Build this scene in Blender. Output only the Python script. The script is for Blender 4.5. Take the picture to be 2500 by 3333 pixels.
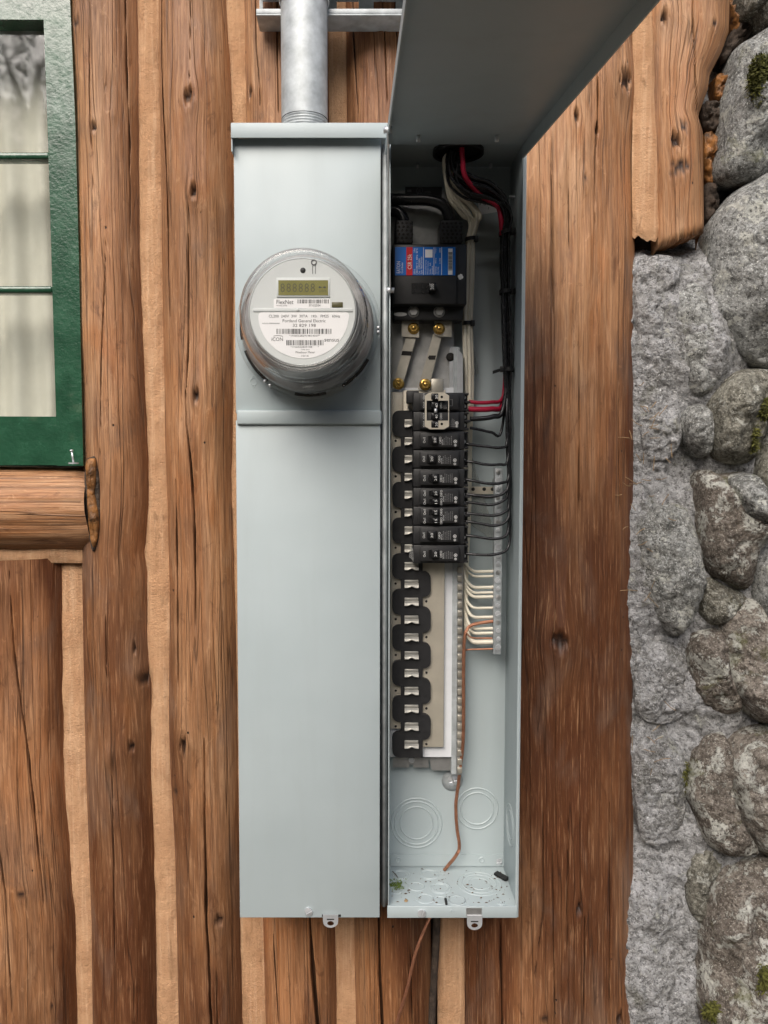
import bpy, bmesh, math, random
import numpy as np
from mathutils import Vector, Matrix

random.seed(7)
scene = bpy.context.scene
for o in list(bpy.data.objects):
    bpy.data.objects.remove(o)

# ---------------------------------------------------------------- camera, world, sun, exposure
F_PX, CX, CY = 2600.0, 1170.0, 1620.0        # focal length and principal point in photograph pixels (2500 x 3333)
PITCH = math.atan(140.0 / F_PX)
CAM = Vector((0.0, -1.05, 1.5))
cd = bpy.data.cameras.new("camera")
cam = bpy.data.objects.new("camera", cd)
scene.collection.objects.link(cam)
cam.location = CAM
cam.rotation_euler = (math.pi / 2 - PITCH, 0, 0)
cd.sensor_fit = 'VERTICAL'
cd.sensor_height = 36.0
cd.lens = F_PX / 3333.0 * 36.0
cd.shift_x = (1250.0 - CX) / 3333.0
cd.shift_y = -(1666.5 - CY) / 3333.0
cd.clip_start = 0.02
cd.clip_end = 500.0
scene.camera = cam

world = bpy.data.worlds.new("World")
scene.world = world
world.use_nodes = True
wn = world.node_tree.nodes
wl = world.node_tree.links
bg = wn["Background"]
sky = wn.new("ShaderNodeTexSky")
sky.sky_type = 'NISHITA'
sky.sun_disc = False
SUN_EL, SUN_AZ = math.radians(43), math.radians(-17)     # azimuth measured from straight behind the viewer
sky.sun_elevation = SUN_EL
sky.sun_rotation = math.pi + SUN_AZ * -1
sky.air_density = 1.0
sky.dust_density = 4.0
sky.ozone_density = 1.0
wl.new(sky.outputs[0], bg.inputs[0])
bg.inputs[1].default_value = 0.1

sd = bpy.data.lights.new("sun", 'SUN')
sd.energy = 1.5
sd.angle = math.radians(44)
sd.color = (1.0, 0.965, 0.915)
sun = bpy.data.objects.new("sun", sd)
scene.collection.objects.link(sun)
sun_dir = Vector((math.sin(SUN_AZ) * math.cos(SUN_EL), -math.cos(SUN_AZ) * math.cos(SUN_EL), math.sin(SUN_EL)))
sun.rotation_euler = sun_dir.to_track_quat('Z', 'Y').to_euler()
sun.location = (-2, -4, 6)

scene.view_settings.view_transform = 'Standard'
scene.view_settings.look = 'None'
scene.view_settings.gamma = 1.0
scene.view_settings.exposure = 0.9
scene.view_settings.use_curve_mapping = False

# ---------------------------------------------------------------- pixel -> place on a plane of known depth
_fw = Vector((0, math.cos(PITCH), -math.sin(PITCH)))
_up = Vector((0, math.sin(PITCH), math.cos(PITCH)))

def P(px, py, Y):
    d = _fw + Vector((1, 0, 0)) * ((px - CX) / F_PX) + _up * ((CY - py) / F_PX)
    t = (Y - CAM.y) / d.y
    return CAM + d * t

def PX(px, py, Y):
    return P(px, py, Y).x

def PZ(py, Y):
    return P(CX, py, Y).z

def mpp(Y):                       # metres per photograph pixel at depth Y
    return (Y - CAM.y) / F_PX

# ---------------------------------------------------------------- numpy noise
def _hash(ix, iy, iz):
    h = (ix * 374761393 + iy * 668265263 + iz * 2147483647 + 1013904223) & 0xffffffff
    h = ((h ^ (h >> 13)) * 1274126177) & 0xffffffff
    return ((h ^ (h >> 16)) & 0xffff) / 65535.0

def vnoise(x, y, z):
    x, y, z = np.broadcast_arrays(np.asarray(x, float), np.asarray(y, float), np.asarray(z, float))
    fx, fy, fz = np.floor(x), np.floor(y), np.floor(z)
    ix, iy, iz = fx.astype(np.int64), fy.astype(np.int64), fz.astype(np.int64)
    u, v, w = x - fx, y - fy, z - fz
    u, v, w = u * u * (3 - 2 * u), v * v * (3 - 2 * v), w * w * (3 - 2 * w)
    r = 0
    for a in (0, 1):
        for b in (0, 1):
            for c in (0, 1):
                r = r + _hash(ix + a, iy + b, iz + c) * (u if a else 1 - u) * (v if b else 1 - v) * (w if c else 1 - w)
    return r * 2 - 1

def fbm(x, y, z, octv=4, gain=0.5):
    r, a = 0, 1.0
    x, y, z = np.asarray(x, float), np.asarray(y, float), np.asarray(z, float)
    for i in range(octv):
        r = r + a * vnoise(x + 17.3 * i, y - 9.1 * i, z + 4.7 * i)
        x, y, z = x * 2, y * 2, z * 2
        a *= gain
    return r

# ---------------------------------------------------------------- material helpers
def nd(nt, kind, **kw):
    n = nt.nodes.new(kind)
    for k, v in kw.items():
        if k == 'ins':
            for kk, vv in v.items():
                n.inputs[kk].default_value = vv
        else:
            setattr(n, k, v)
    return n

def math_node(nt, op, a, b=None, c=None, clamp=False):
    n = nt.nodes.new("ShaderNodeMath")
    n.operation = op
    n.use_clamp = clamp
    for i, v in enumerate((a, b, c)):
        if v is None:
            continue
        if isinstance(v, (int, float)):
            n.inputs[i].default_value = v
        else:
            nt.links.new(v, n.inputs[i])
    return n.outputs[0]

def mix_col(nt, fac, a, b, blend='MIX'):
    n = nt.nodes.new("ShaderNodeMix")
    n.data_type = 'RGBA'
    n.blend_type = blend
    for sock, v in ((n.inputs[0], fac), (n.inputs[6], a), (n.inputs[7], b)):
        if isinstance(v, (int, float)):
            sock.default_value = v
        elif isinstance(v, tuple):
            sock.default_value = (v[0], v[1], v[2], 1)
        else:
            nt.links.new(v, sock)
    return n.outputs[2]

def ramp(nt, fac, stops):
    n = nt.nodes.new("ShaderNodeValToRGB")
    e = n.color_ramp.elements
    while len(e) < len(stops):
        e.new(0.5)
    for el, (p, c) in zip(e, stops):
        el.position = p
        el.color = (c, c, c, 1) if isinstance(c, (int, float)) else (c[0], c[1], c[2], 1)
    nt.links.new(fac, n.inputs[0])
    return n.outputs[0]

def new_mat(name):
    m = bpy.data.materials.new(name)
    m.use_nodes = True
    nt = m.node_tree
    bs = nt.nodes["Principled BSDF"]
    return m, nt, bs

def noise_tex(nt, vec, scale, detail=4, rough=0.5, dist=0.0):
    n = nt.nodes.new("ShaderNodeTexNoise")
    n.inputs["Scale"].default_value = scale
    n.inputs["Detail"].default_value = detail
    n.inputs["Roughness"].default_value = rough
    n.inputs["Distortion"].default_value = dist
    if vec is not None:
        nt.links.new(vec, n.inputs["Vector"])
    return n.outputs[0]

def mapping(nt, vec, scale):
    n = nt.nodes.new("ShaderNodeVectorMath")
    n.operation = 'MULTIPLY'
    nt.links.new(vec, n.inputs[0])
    n.inputs[1].default_value = scale
    return n.outputs[0]

def bump(nt, h, strength, dist, bs):
    b = nt.nodes.new("ShaderNodeBump")
    b.inputs["Strength"].default_value = strength
    b.inputs["Distance"].default_value = dist
    nt.links.new(h, b.inputs["Height"])
    nt.links.new(b.outputs[0], bs.inputs["Normal"])
    return b

def simple(name, col, rough=0.5, metal=0.0, var=0.12, nscale=40.0, bstr=0.0, bdist=0.0005, bscale=400.0, spec=0.5, coat=0.0, stretch=None):
    m, nt, bs = new_mat(name)
    tc = nt.nodes.new("ShaderNodeNewGeometry")
    vec = tc.outputs["Position"]
    if stretch:
        vec = mapping(nt, vec, stretch)
    n = noise_tex(nt, vec, nscale, 5, 0.6)
    d = tuple(c * (1 - var) for c in col)
    l = tuple(min(1, c * (1 + var)) for c in col)
    c = mix_col(nt, ramp(nt, n, [(0.3, 0.0), (0.7, 1.0)]), d, l)
    nt.links.new(c, bs.inputs["Base Color"])
    r = math_node(nt, 'MULTIPLY_ADD', n, 0.2, rough - 0.1)
    nt.links.new(r, bs.inputs["Roughness"])
    bs.inputs["Metallic"].default_value = metal
    bs.inputs["Specular IOR Level"].default_value = spec
    bs.inputs["Coat Weight"].default_value = coat
    if bstr > 0:
        bump(nt, noise_tex(nt, vec, bscale, 3, 0.6), bstr, bdist, bs)
    return m

def wood_mat(name, light, mid, dark, gloss=0.5):
    m, nt, bs = new_mat(name)
    uv = nd(nt, "ShaderNodeUVMap", uv_map="grain").outputs[0]
    tone = nd(nt, "ShaderNodeAttribute", attribute_name="tone").outputs["Fac"]
    knot = nd(nt, "ShaderNodeAttribute", attribute_name="knot").outputs["Fac"]
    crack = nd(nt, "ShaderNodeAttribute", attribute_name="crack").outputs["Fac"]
    n1 = noise_tex(nt, mapping(nt, uv, (150, 2.4, 1)), 1.0, 6, 0.62, 0.15)
    n2 = noise_tex(nt, mapping(nt, uv, (24, 1.8, 1)), 1.0, 4, 0.55, 0.3)
    n3 = noise_tex(nt, mapping(nt, uv, (520, 14, 1)), 1.0, 4, 0.7, 0.2)
    n4 = noise_tex(nt, mapping(nt, uv, (70, 22, 1)), 1.0, 6, 0.7, 0.9)
    n5 = noise_tex(nt, mapping(nt, uv, (16, 6, 1)), 1.0, 5, 0.6, 0.5)
    n6 = noise_tex(nt, mapping(nt, uv, (30, 5, 1)), 1.0, 6, 0.62, 0.6)
    c = mix_col(nt, ramp(nt, n1, [(0.30, 1.0), (0.68, 0.0)]), light, mid)
    t2 = math_node(nt, 'ADD', tone, math_node(nt, 'MULTIPLY', math_node(nt, 'SUBTRACT', n2, 0.5), 1.3), clamp=True)
    t2 = math_node(nt, 'ADD', t2, math_node(nt, 'MULTIPLY', math_node(nt, 'SUBTRACT', n1, 0.5), 0.45), clamp=True)
    c = mix_col(nt, t2, c, dark)
    # orange, better preserved streaks
    om = ramp(nt, n5, [(0.54, 0.0), (0.66, 1.0)])
    c = mix_col(nt, math_node(nt, 'MULTIPLY', om, math_node(nt, 'MULTIPLY_ADD', tone, -0.3, 0.38)), c, (mid[0] * 1.15, mid[1] * 0.88, mid[2] * 0.55))
    # greyish weathering
    gm = ramp(nt, n5, [(0.34, 1.0), (0.46, 0.0)])
    c = mix_col(nt, math_node(nt, 'MULTIPLY', gm, 0.5), c, (0.19, 0.125, 0.09))
    pm = math_node(nt, 'MULTIPLY', ramp(nt, n6, [(0.30, 1.0), (0.40, 0.0)]), 0.6)
    c = mix_col(nt, pm, c, (dark[0] * 0.75, dark[1] * 0.75, dark[2] * 0.95))
    wm = math_node(nt, 'MULTIPLY', ramp(nt, n6, [(0.54, 0.0), (0.64, 1.0)]), math_node(nt, 'MULTIPLY_ADD', tone, -0.6, 0.6), clamp=True)
    c = mix_col(nt, wm, c, (light[0] * 1.12, light[1] * 1.2, light[2] * 1.3))
    # fibres and scuffs
    c = mix_col(nt, ramp(nt, n3, [(0.36, 0.45), (0.55, 0.0)]), c, (dark[0] * 0.55, dark[1] * 0.55, dark[2] * 0.55))
    c = mix_col(nt, ramp(nt, n3, [(0.55, 0.0), (0.70, 0.5)]), c, (light[0] * 1.25, light[1] * 1.3, light[2] * 1.35))
    sc = math_node(nt, 'MULTIPLY', ramp(nt, n4, [(0.60, 0.0), (0.70, 1.0)]), math_node(nt, 'MULTIPLY_ADD', tone, -0.42, 0.5))
    c = mix_col(nt, sc, c, (min(1, light[0] * 1.4), light[1] * 1.45, light[2] * 1.5))
    sc2 = math_node(nt, 'MULTIPLY', ramp(nt, n4, [(0.32, 1.0), (0.42, 0.0)]), 0.45)
    c = mix_col(nt, sc2, c, (dark[0] * 0.5, dark[1] * 0.45, dark[2] * 0.45))
    tn_ = nt.nodes.new("ShaderNodeMix"); tn_.data_type = 'RGBA'; tn_.blend_type = 'MULTIPLY'
    nt.links.new(nd(nt, "ShaderNodeAttribute", attribute_name="red").outputs["Fac"], tn_.inputs[0])
    nt.links.new(c, tn_.inputs[6]); tn_.inputs[7].default_value = (0.95, 0.82, 0.74, 1)
    c = tn_.outputs[2]
    # hairline drying checks: contour lines of a stretched noise
    k1 = noise_tex(nt, mapping(nt, uv, (34, 0.6, 1)), 1.0, 2, 0.5, 0.08)
    k1 = math_node(nt, 'ABSOLUTE', math_node(nt, 'SUBTRACT', k1, 0.5))
    chk = ramp(nt, k1, [(0.0, 1.0), (0.007, 0.0)])
    k2 = noise_tex(nt, mapping(nt, uv, (60, 1.2, 1)), 1.0, 2, 0.5, 0.08)
    k2 = math_node(nt, 'ABSOLUTE', math_node(nt, 'SUBTRACT', k2, 0.43))
    chk2 = math_node(nt, 'MULTIPLY', ramp(nt, k2, [(0.0, 1.0), (0.006, 0.0)]), ramp(nt, n2, [(0.48, 0.0), (0.6, 1.0)]))
    chk = math_node(nt, 'MAXIMUM', chk, chk2)
    vor = nt.nodes.new("ShaderNodeTexVoronoi")
    vor.inputs["Scale"].default_value = 1.0
    nt.links.new(mapping(nt, uv, (40, 24, 1)), vor.inputs["Vector"])
    hole = ramp(nt, vor.outputs["Distance"], [(0.035, 1.0), (0.06, 0.0)])
    sep = nt.nodes.new("ShaderNodeSeparateColor")
    nt.links.new(vor.outputs["Color"], sep.inputs[0])
    hole = math_node(nt, 'MULTIPLY', hole, math_node(nt, 'GREATER_THAN', sep.outputs[0], 0.72))
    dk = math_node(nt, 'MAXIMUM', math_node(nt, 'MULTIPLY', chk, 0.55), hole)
    dk = math_node(nt, 'MAXIMUM', dk, math_node(nt, 'MULTIPLY', crack, 0.85), clamp=True)  # crack grooves darkened in the colour too, on top of their own shade
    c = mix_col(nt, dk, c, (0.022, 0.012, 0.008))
    kn = math_node(nt, 'MULTIPLY', knot, math_node(nt, 'MULTIPLY_ADD', n4, 0.8, 0.6), clamp=True)
    c = mix_col(nt, kn, c, (0.035, 0.018, 0.012))
    nt.links.new(c, bs.inputs["Base Color"])
    nt.links.new(math_node(nt, 'MULTIPLY_ADD', n1, 0.3, gloss - 0.12), bs.inputs["Roughness"])
    bs.inputs["Specular IOR Level"].default_value = 0.4
    h = math_node(nt, 'ADD', math_node(nt, 'MULTIPLY', n3, 0.45), math_node(nt, 'MULTIPLY', n1, 0.9))
    h = math_node(nt, 'ADD', h, math_node(nt, 'MULTIPLY', n4, 0.55))
    h = math_node(nt, 'SUBTRACT', h, math_node(nt, 'MULTIPLY', dk, 1.2))
    bump(nt, h, 0.75, 0.0022, bs)
    return m

def sand_mat(name, base, dark, light):
    m, nt, bs = new_mat(name)
    pos = nt.nodes.new("ShaderNodeNewGeometry").outputs["Position"]
    n1 = noise_tex(nt, pos, 380, 5, 0.75)
    n2 = noise_tex(nt, pos, 22, 6, 0.65, 0.4)
    n3 = noise_tex(nt, mapping(nt, pos, (170, 170, 6)), 1.0, 5, 0.65)
    n4 = noise_tex(nt, mapping(nt, pos, (60, 60, 14)), 1.0, 6, 0.7, 0.5)
    c = mix_col(nt, ramp(nt, n2, [(0.35, 0.0), (0.65, 1.0)]), dark, base)
    c = mix_col(nt, ramp(nt, n3, [(0.5, 0.0), (0.72, 0.7)]), c, light)
    c = mix_col(nt, ramp(nt, n3, [(0.30, 0.25), (0.45, 0.0)]), c, tuple(k * 0.75 for k in dark))
    c = mix_col(nt, ramp(nt, n4, [(0.30, 0.7), (0.40, 0.0)]), c, tuple(k * 0.55 for k in dark))
    c = mix_col(nt, ramp(nt, n1, [(0.28, 0.7), (0.42, 0.0)]), c, tuple(k * 0.5 for k in dark))
    c = mix_col(nt, ramp(nt, n1, [(0.60, 0.0), (0.72, 0.6)]), c, light)
    nt.links.new(c, bs.inputs["Base Color"])
    bs.inputs["Roughness"].default_value = 0.92
    bs.inputs["Specular IOR Level"].default_value = 0.15
    h = math_node(nt, 'ADD', n1, math_node(nt, 'MULTIPLY', noise_tex(nt, pos, 130, 4, 0.65), 1.0))
    h = math_node(nt, 'ADD', h, math_node(nt, 'MULTIPLY', n3, 0.3))
    bump(nt, h, 0.85, 0.0024, bs)
    return m

def stone_mat(name, a, b, speck, lichen=0.5, fine=1.0, yellow=0.6, sp=1.0, ms=34):
    m, nt, bs = new_mat(name)
    tc = nt.nodes.new("ShaderNodeNewGeometry").outputs["Position"]
    oi = nt.nodes.new("ShaderNodeObjectInfo")
    vm = nt.nodes.new("ShaderNodeVectorMath")
    vm.operation = 'ADD'
    nt.links.new(tc, vm.inputs[0])
    nt.links.new(oi.outputs["Random"], vm.inputs[1])
    pos = vm.outputs[0]
    n1 = noise_tex(nt, pos, ms, 6, 0.65, 0.6)
    n2 = noise_tex(nt, pos, 230, 5, 0.75)
    n3 = noise_tex(nt, pos, 420, 3, 0.65)
    n4 = noise_tex(nt, pos, 30, 8, 0.75, 0.4)
    n6 = noise_tex(nt, pos, 110, 5, 0.7, 0.3)
    tone = math_node(nt, 'ADD', n1, math_node(nt, 'MULTIPLY', math_node(nt, 'SUBTRACT', oi.outputs["Random"], 0.5), 0.3))
    c = mix_col(nt, ramp(nt, tone, [(0.36, 0.0), (0.62, 1.0)]), a, b)
    c = mix_col(nt, ramp(nt, n6, [(0.38, 0.75 * sp), (0.50, 0.0)]), c, tuple(k * 0.40 for k in a))
    c = mix_col(nt, ramp(nt, n6, [(0.54, 0.0), (0.66, 0.65 * sp)]), c, speck)
    c = mix_col(nt, ramp(nt, n2, [(0.36, 0.95 * sp), (0.46, 0.0)]), c, tuple(k * 0.30 for k in a))
    c = mix_col(nt, ramp(nt, n2, [(0.56, 0.0), (0.66, 0.9)]), c, speck)
    c = mix_col(nt, ramp(nt, n3, [(0.60, 0.0), (0.68, 0.85 * sp)]), c, tuple(min(1, k * 1.45) for k in speck))
    th = 0.64 - 0.10 * lichen
    lm = ramp(nt, n4, [(th, 0.0), (th + 0.025, 1.0)])
    lm = math_node(nt, 'MULTIPLY', lm, ramp(nt, n2, [(0.34, 0.0), (0.5, 1.0)]), clamp=True)
    c = mix_col(nt, math_node(nt, 'MULTIPLY', lm, 0.9), c, (0.66, 0.66, 0.60))
    ym = math_node(nt, 'MULTIPLY', ramp(nt, noise_tex(nt, pos, 15, 6, 0.7, 0.3), [(0.58, 0.0), (0.68, 1.0)]), yellow)
    c = mix_col(nt, ym, c, (0.17, 0.175, 0.06))
    nt.links.new(c, bs.inputs["Base Color"])
    bs.inputs["Roughness"].default_value = 0.88
    bs.inputs["Specular IOR Level"].default_value = 0.25
    h = math_node(nt, 'ADD', math_node(nt, 'MULTIPLY', n2, 0.8), math_node(nt, 'MULTIPLY', n6, 1.6))
    h = math_node(nt, 'ADD', h, math_node(nt, 'MULTIPLY', lm, 0.25))
    bump(nt, h, 0.9, 0.0045 * fine, bs)
    return m

def glass_mat(name, tint=(1, 1, 1), ior=1.5, rough=0.02, wav=0.0, haze=0.0):
    m = bpy.data.materials.new(name)
    m.use_nodes = True
    nt = m.node_tree
    nt.nodes.clear()
    out = nt.nodes.new("ShaderNodeOutputMaterial")
    tr = nt.nodes.new("ShaderNodeBsdfTransparent")
    tr.inputs[0].default_value = (*tint, 1)
    gl = nt.nodes.new("ShaderNodeBsdfGlossy")
    gl.inputs["Roughness"].default_value = rough
    lw = nt.nodes.new("ShaderNodeLayerWeight")
    lw.inputs[0].default_value = 0.5
    f0 = ((ior - 1) / (ior + 1)) ** 2
    fac = math_node(nt, 'MULTIPLY_ADD', math_node(nt, 'POWER', lw.outputs["Facing"], 4.0), 0.9 - f0, f0, clamp=True)
    mx = nt.nodes.new("ShaderNodeMixShader")
    nt.links.new(fac, mx.inputs[0])
    src = tr.outputs[0]
    if haze > 0:
        df = nt.nodes.new("ShaderNodeBsdfDiffuse")
        df.inputs[0].default_value = (0.8, 0.8, 0.78, 1)
        m2 = nt.nodes.new("ShaderNodeMixShader")
        m2.inputs[0].default_value = haze
        nt.links.new(tr.outputs[0], m2.inputs[1])
        nt.links.new(df.outputs[0], m2.inputs[2])
        src = m2.outputs[0]
    nt.links.new(src, mx.inputs[1])
    nt.links.new(gl.outputs[0], mx.inputs[2])
    if wav > 0:
        pos = nt.nodes.new("ShaderNodeNewGeometry").outputs["Position"]
        b = nt.nodes.new("ShaderNodeBump")
        b.inputs["Strength"].default_value = wav
        b.inputs["Distance"].default_value = 0.002
        nt.links.new(noise_tex(nt, pos, 9, 2), b.inputs["Height"])
        nt.links.new(b.outputs[0], gl.inputs["Normal"])
    nt.links.new(mx.outputs[0], out.inputs[0])
    return m

M = {}
M['wood'] = wood_mat("weathered_log", (0.50, 0.285, 0.150), (0.37, 0.168, 0.068), (0.118, 0.042, 0.016), 0.48)
M['chink'] = sand_mat("tan_chinking", (0.59, 0.355, 0.20), (0.49, 0.275, 0.148), (0.70, 0.47, 0.30))
M['mortar'] = stone_mat("grey_mortar", (0.29, 0.285, 0.27), (0.58, 0.58, 0.59), (0.74, 0.74, 0.75), 0.4, 2.4, 0.25, 0.95, 18)
M['stone'] = stone_mat("lichened_stone", (0.15, 0.14, 0.112), (0.29, 0.28, 0.235), (0.48, 0.47, 0.41), 0.85, 1.3)
M['stone_pale'] = stone_mat("pale_granite", (0.19, 0.19, 0.175), (0.37, 0.375, 0.36), (0.66, 0.67, 0.65), 0.9, 1.4)
M['stone_brown'] = stone_mat("brown_stone", (0.155, 0.130, 0.108), (0.275, 0.24, 0.205), (0.46, 0.43, 0.375), 1.15, 1.3)
M['moss'] = simple("moss", (0.085, 0.085, 0.014), 0.9, var=0.5, nscale=120)
M['foam'] = simple("amber_foam", (0.20, 0.085, 0.022), 0.6, var=0.9, nscale=60, bstr=0.8, bdist=0.004, bscale=120)
M['bark'] = simple("dark_bark", (0.05, 0.035, 0.025), 0.9, var=0.6, nscale=60, bstr=0.9, bdist=0.004, bscale=150)
M['green'] = simple("green_gloss_paint", (0.016, 0.074, 0.038), 0.26, var=0.3, nscale=25, bstr=0.55, bdist=0.0010, bscale=170, spec=0.6, coat=0.5)
M['curtain'] = simple("cream_curtain", (0.66, 0.635, 0.56), 0.9, var=0.05, nscale=30, bstr=0.3, bdist=0.001, bscale=500, spec=0.1)
M['dark'] = simple("dark_void", (0.02, 0.018, 0.016), 0.9)
M['paint'] = simple("grey_enamel", (0.455, 0.51, 0.515), 0.42, var=0.025, nscale=6, bstr=0.10, bdist=0.0006, bscale=420, spec=0.5)
def enamel():
    m, nt, bs = new_mat("grey_enamel_panel")
    pos = nt.nodes.new("ShaderNodeNewGeometry").outputs["Position"]
    n1 = noise_tex(nt, mapping(nt, pos, (26, 26, 2.2)), 1.0, 5, 0.6, 0.3)
    n2 = noise_tex(nt, pos, 7, 4, 0.55)
    n3 = noise_tex(nt, mapping(nt, pos, (300, 300, 90)), 1.0, 4, 0.7)
    c = mix_col(nt, ramp(nt, n2, [(0.35, 0.0), (0.65, 1.0)]), (0.40, 0.462, 0.475), (0.425, 0.487, 0.50))
    c = mix_col(nt, ramp(nt, n1, [(0.52, 0.0), (0.72, 0.22)]), c, (0.36, 0.40, 0.40))
    c = mix_col(nt, ramp(nt, n3, [(0.70, 0.0), (0.76, 0.35)]), c, (0.30, 0.30, 0.28))
    nt.links.new(c, bs.inputs["Base Color"])
    nt.links.new(math_node(nt, 'MULTIPLY_ADD', n1, 0.22, 0.34), bs.inputs["Roughness"])
    h = math_node(nt, 'ADD', math_node(nt, 'MULTIPLY', noise_tex(nt, pos, 420, 2), 0.02), math_node(nt, 'MULTIPLY', noise_tex(nt, pos, 9, 2, 0.4), 1.0))
    bump(nt, h, 0.35, 0.006, bs)
    return m
M['paint'] = enamel()
M['galv'] = simple("galvanised_steel", (0.44, 0.47, 0.48), 0.58, 0.30, 0.25, 55, 0.25, 0.0006, 160)
M['zinc'] = simple("zinc_plate", (0.66, 0.68, 0.70), 0.33, 0.55, 0.10, 60, 0.1, 0.0004, 200)
M['steel'] = simple("dull_steel", (0.46, 0.46, 0.45), 0.45, 0.8, 0.15, 60, 0.15, 0.0004, 240)
M['tin'] = simple("tin_plated_bus", (0.50, 0.47, 0.40), 0.42, 0.7, 0.14, 35, 0.12, 0.0004, 240)
M['bus'] = simple("champagne_bus_pan", (0.60, 0.55, 0.45), 0.48, 0.35, 0.08, 25, 0.1, 0.0004, 200)
M['stab'] = simple("stab_metal", (0.42, 0.41, 0.37), 0.42, 0.6, 0.2, 60)
M['white'] = simple("white_plate", (0.72, 0.74, 0.76), 0.5, 0.0, 0.04)
M['brass'] = simple("brass_nut", (0.72, 0.46, 0.13), 0.28, 0.95, 0.2, 80)
M['copper'] = simple("bare_copper", (0.40, 0.185, 0.11), 0.4, 0.6, 0.25, 120)
M['black'] = simple("black_phenolic", (0.021, 0.021, 0.022), 0.48, 0, 0.2, 120, 0.2, 0.0003, 900)
M['blackgloss'] = simple("black_gloss_toggle", (0.012, 0.012, 0.013), 0.28, 0, 0.1)
M['wire_black'] = simple("black_insulation", (0.016, 0.016, 0.018), 0.26, 0, 0.2)
M['wire_white'] = simple("white_insulation", (0.80, 0.75, 0.62), 0.38, 0, 0.06)
M['wire_red'] = simple("red_insulation", (0.42, 0.012, 0.045), 0.36, 0, 0.1)
M['tie'] = simple("black_nylon", (0.012, 0.012, 0.012), 0.45)
M['print_white'] = simple("white_print", (0.78, 0.78, 0.76), 0.6, var=0.02)
M['print_black'] = simple("black_print", (0.035, 0.035, 0.035), 0.6, var=0.02)
M['print_grey'] = simple("grey_print", (0.16, 0.16, 0.16), 0.6, var=0.02)
M['label_blue'] = simple("blue_label", (0.008, 0.14, 0.52), 0.35, var=0.05)
M['label_red'] = simple("red_label", (0.52, 0.012, 0.016), 0.35, var=0.05)
M['paper'] = simple("white_label", (0.80, 0.80, 0.80), 0.5, var=0.02)
M['meter_face'] = simple("meter_face_grey", (0.57, 0.60, 0.59), 0.5, var=0.02)
M['meter_body'] = simple("smoke_grey_plastic", (0.27, 0.265, 0.26), 0.4, var=0.25, nscale=50)
M['lcd'] = simple("olive_lcd", (0.195, 0.185, 0.055), 0.25, var=0.12, nscale=15)
M['lcd_seg'] = simple("lcd_segment", (0.07, 0.065, 0.018), 0.4)
M['glass'] = glass_mat("window_glass", (0.93, 0.95, 0.93), 1.66, 0.035, 0.12)
M['lexan'] = glass_mat("clear_polycarbonate", (0.985, 0.985, 0.985), 1.5, 0.04, 0.0, 0.012)
M['film'] = glass_mat("film_and_glare", (0.86, 0.87, 0.86), 1.4, 0.25, 0.0, 0.12)
M['leafgreen'] = simple("tree_leaf", (0.045, 0.085, 0.02), 0.6, var=0.5, nscale=3)
M['trunk'] = simple("tree_bark", (0.09, 0.065, 0.05), 0.9, var=0.4, nscale=12, bstr=0.8, bdist=0.02, bscale=20)
M['ground'] = simple("forest_floor", (0.055, 0.045, 0.03), 0.95, var=0.5, nscale=3, bstr=0.6, bdist=0.03, bscale=14)
M['scrap'] = simple("black_tape_scrap", (0.012, 0.012, 0.012), 0.6)
M['debris'] = simple("brown_debris", (0.10, 0.065, 0.04), 0.9, var=0.6, nscale=90)
M['needle'] = simple("dry_needle", (0.34, 0.23, 0.12), 0.8, var=0.4, nscale=40)
M['sprig'] = simple("green_moss_sprig", (0.13, 0.19, 0.035), 0.8, var=0.4, nscale=200)

# ---------------------------------------------------------------- object helpers
COL = scene.collection

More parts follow.
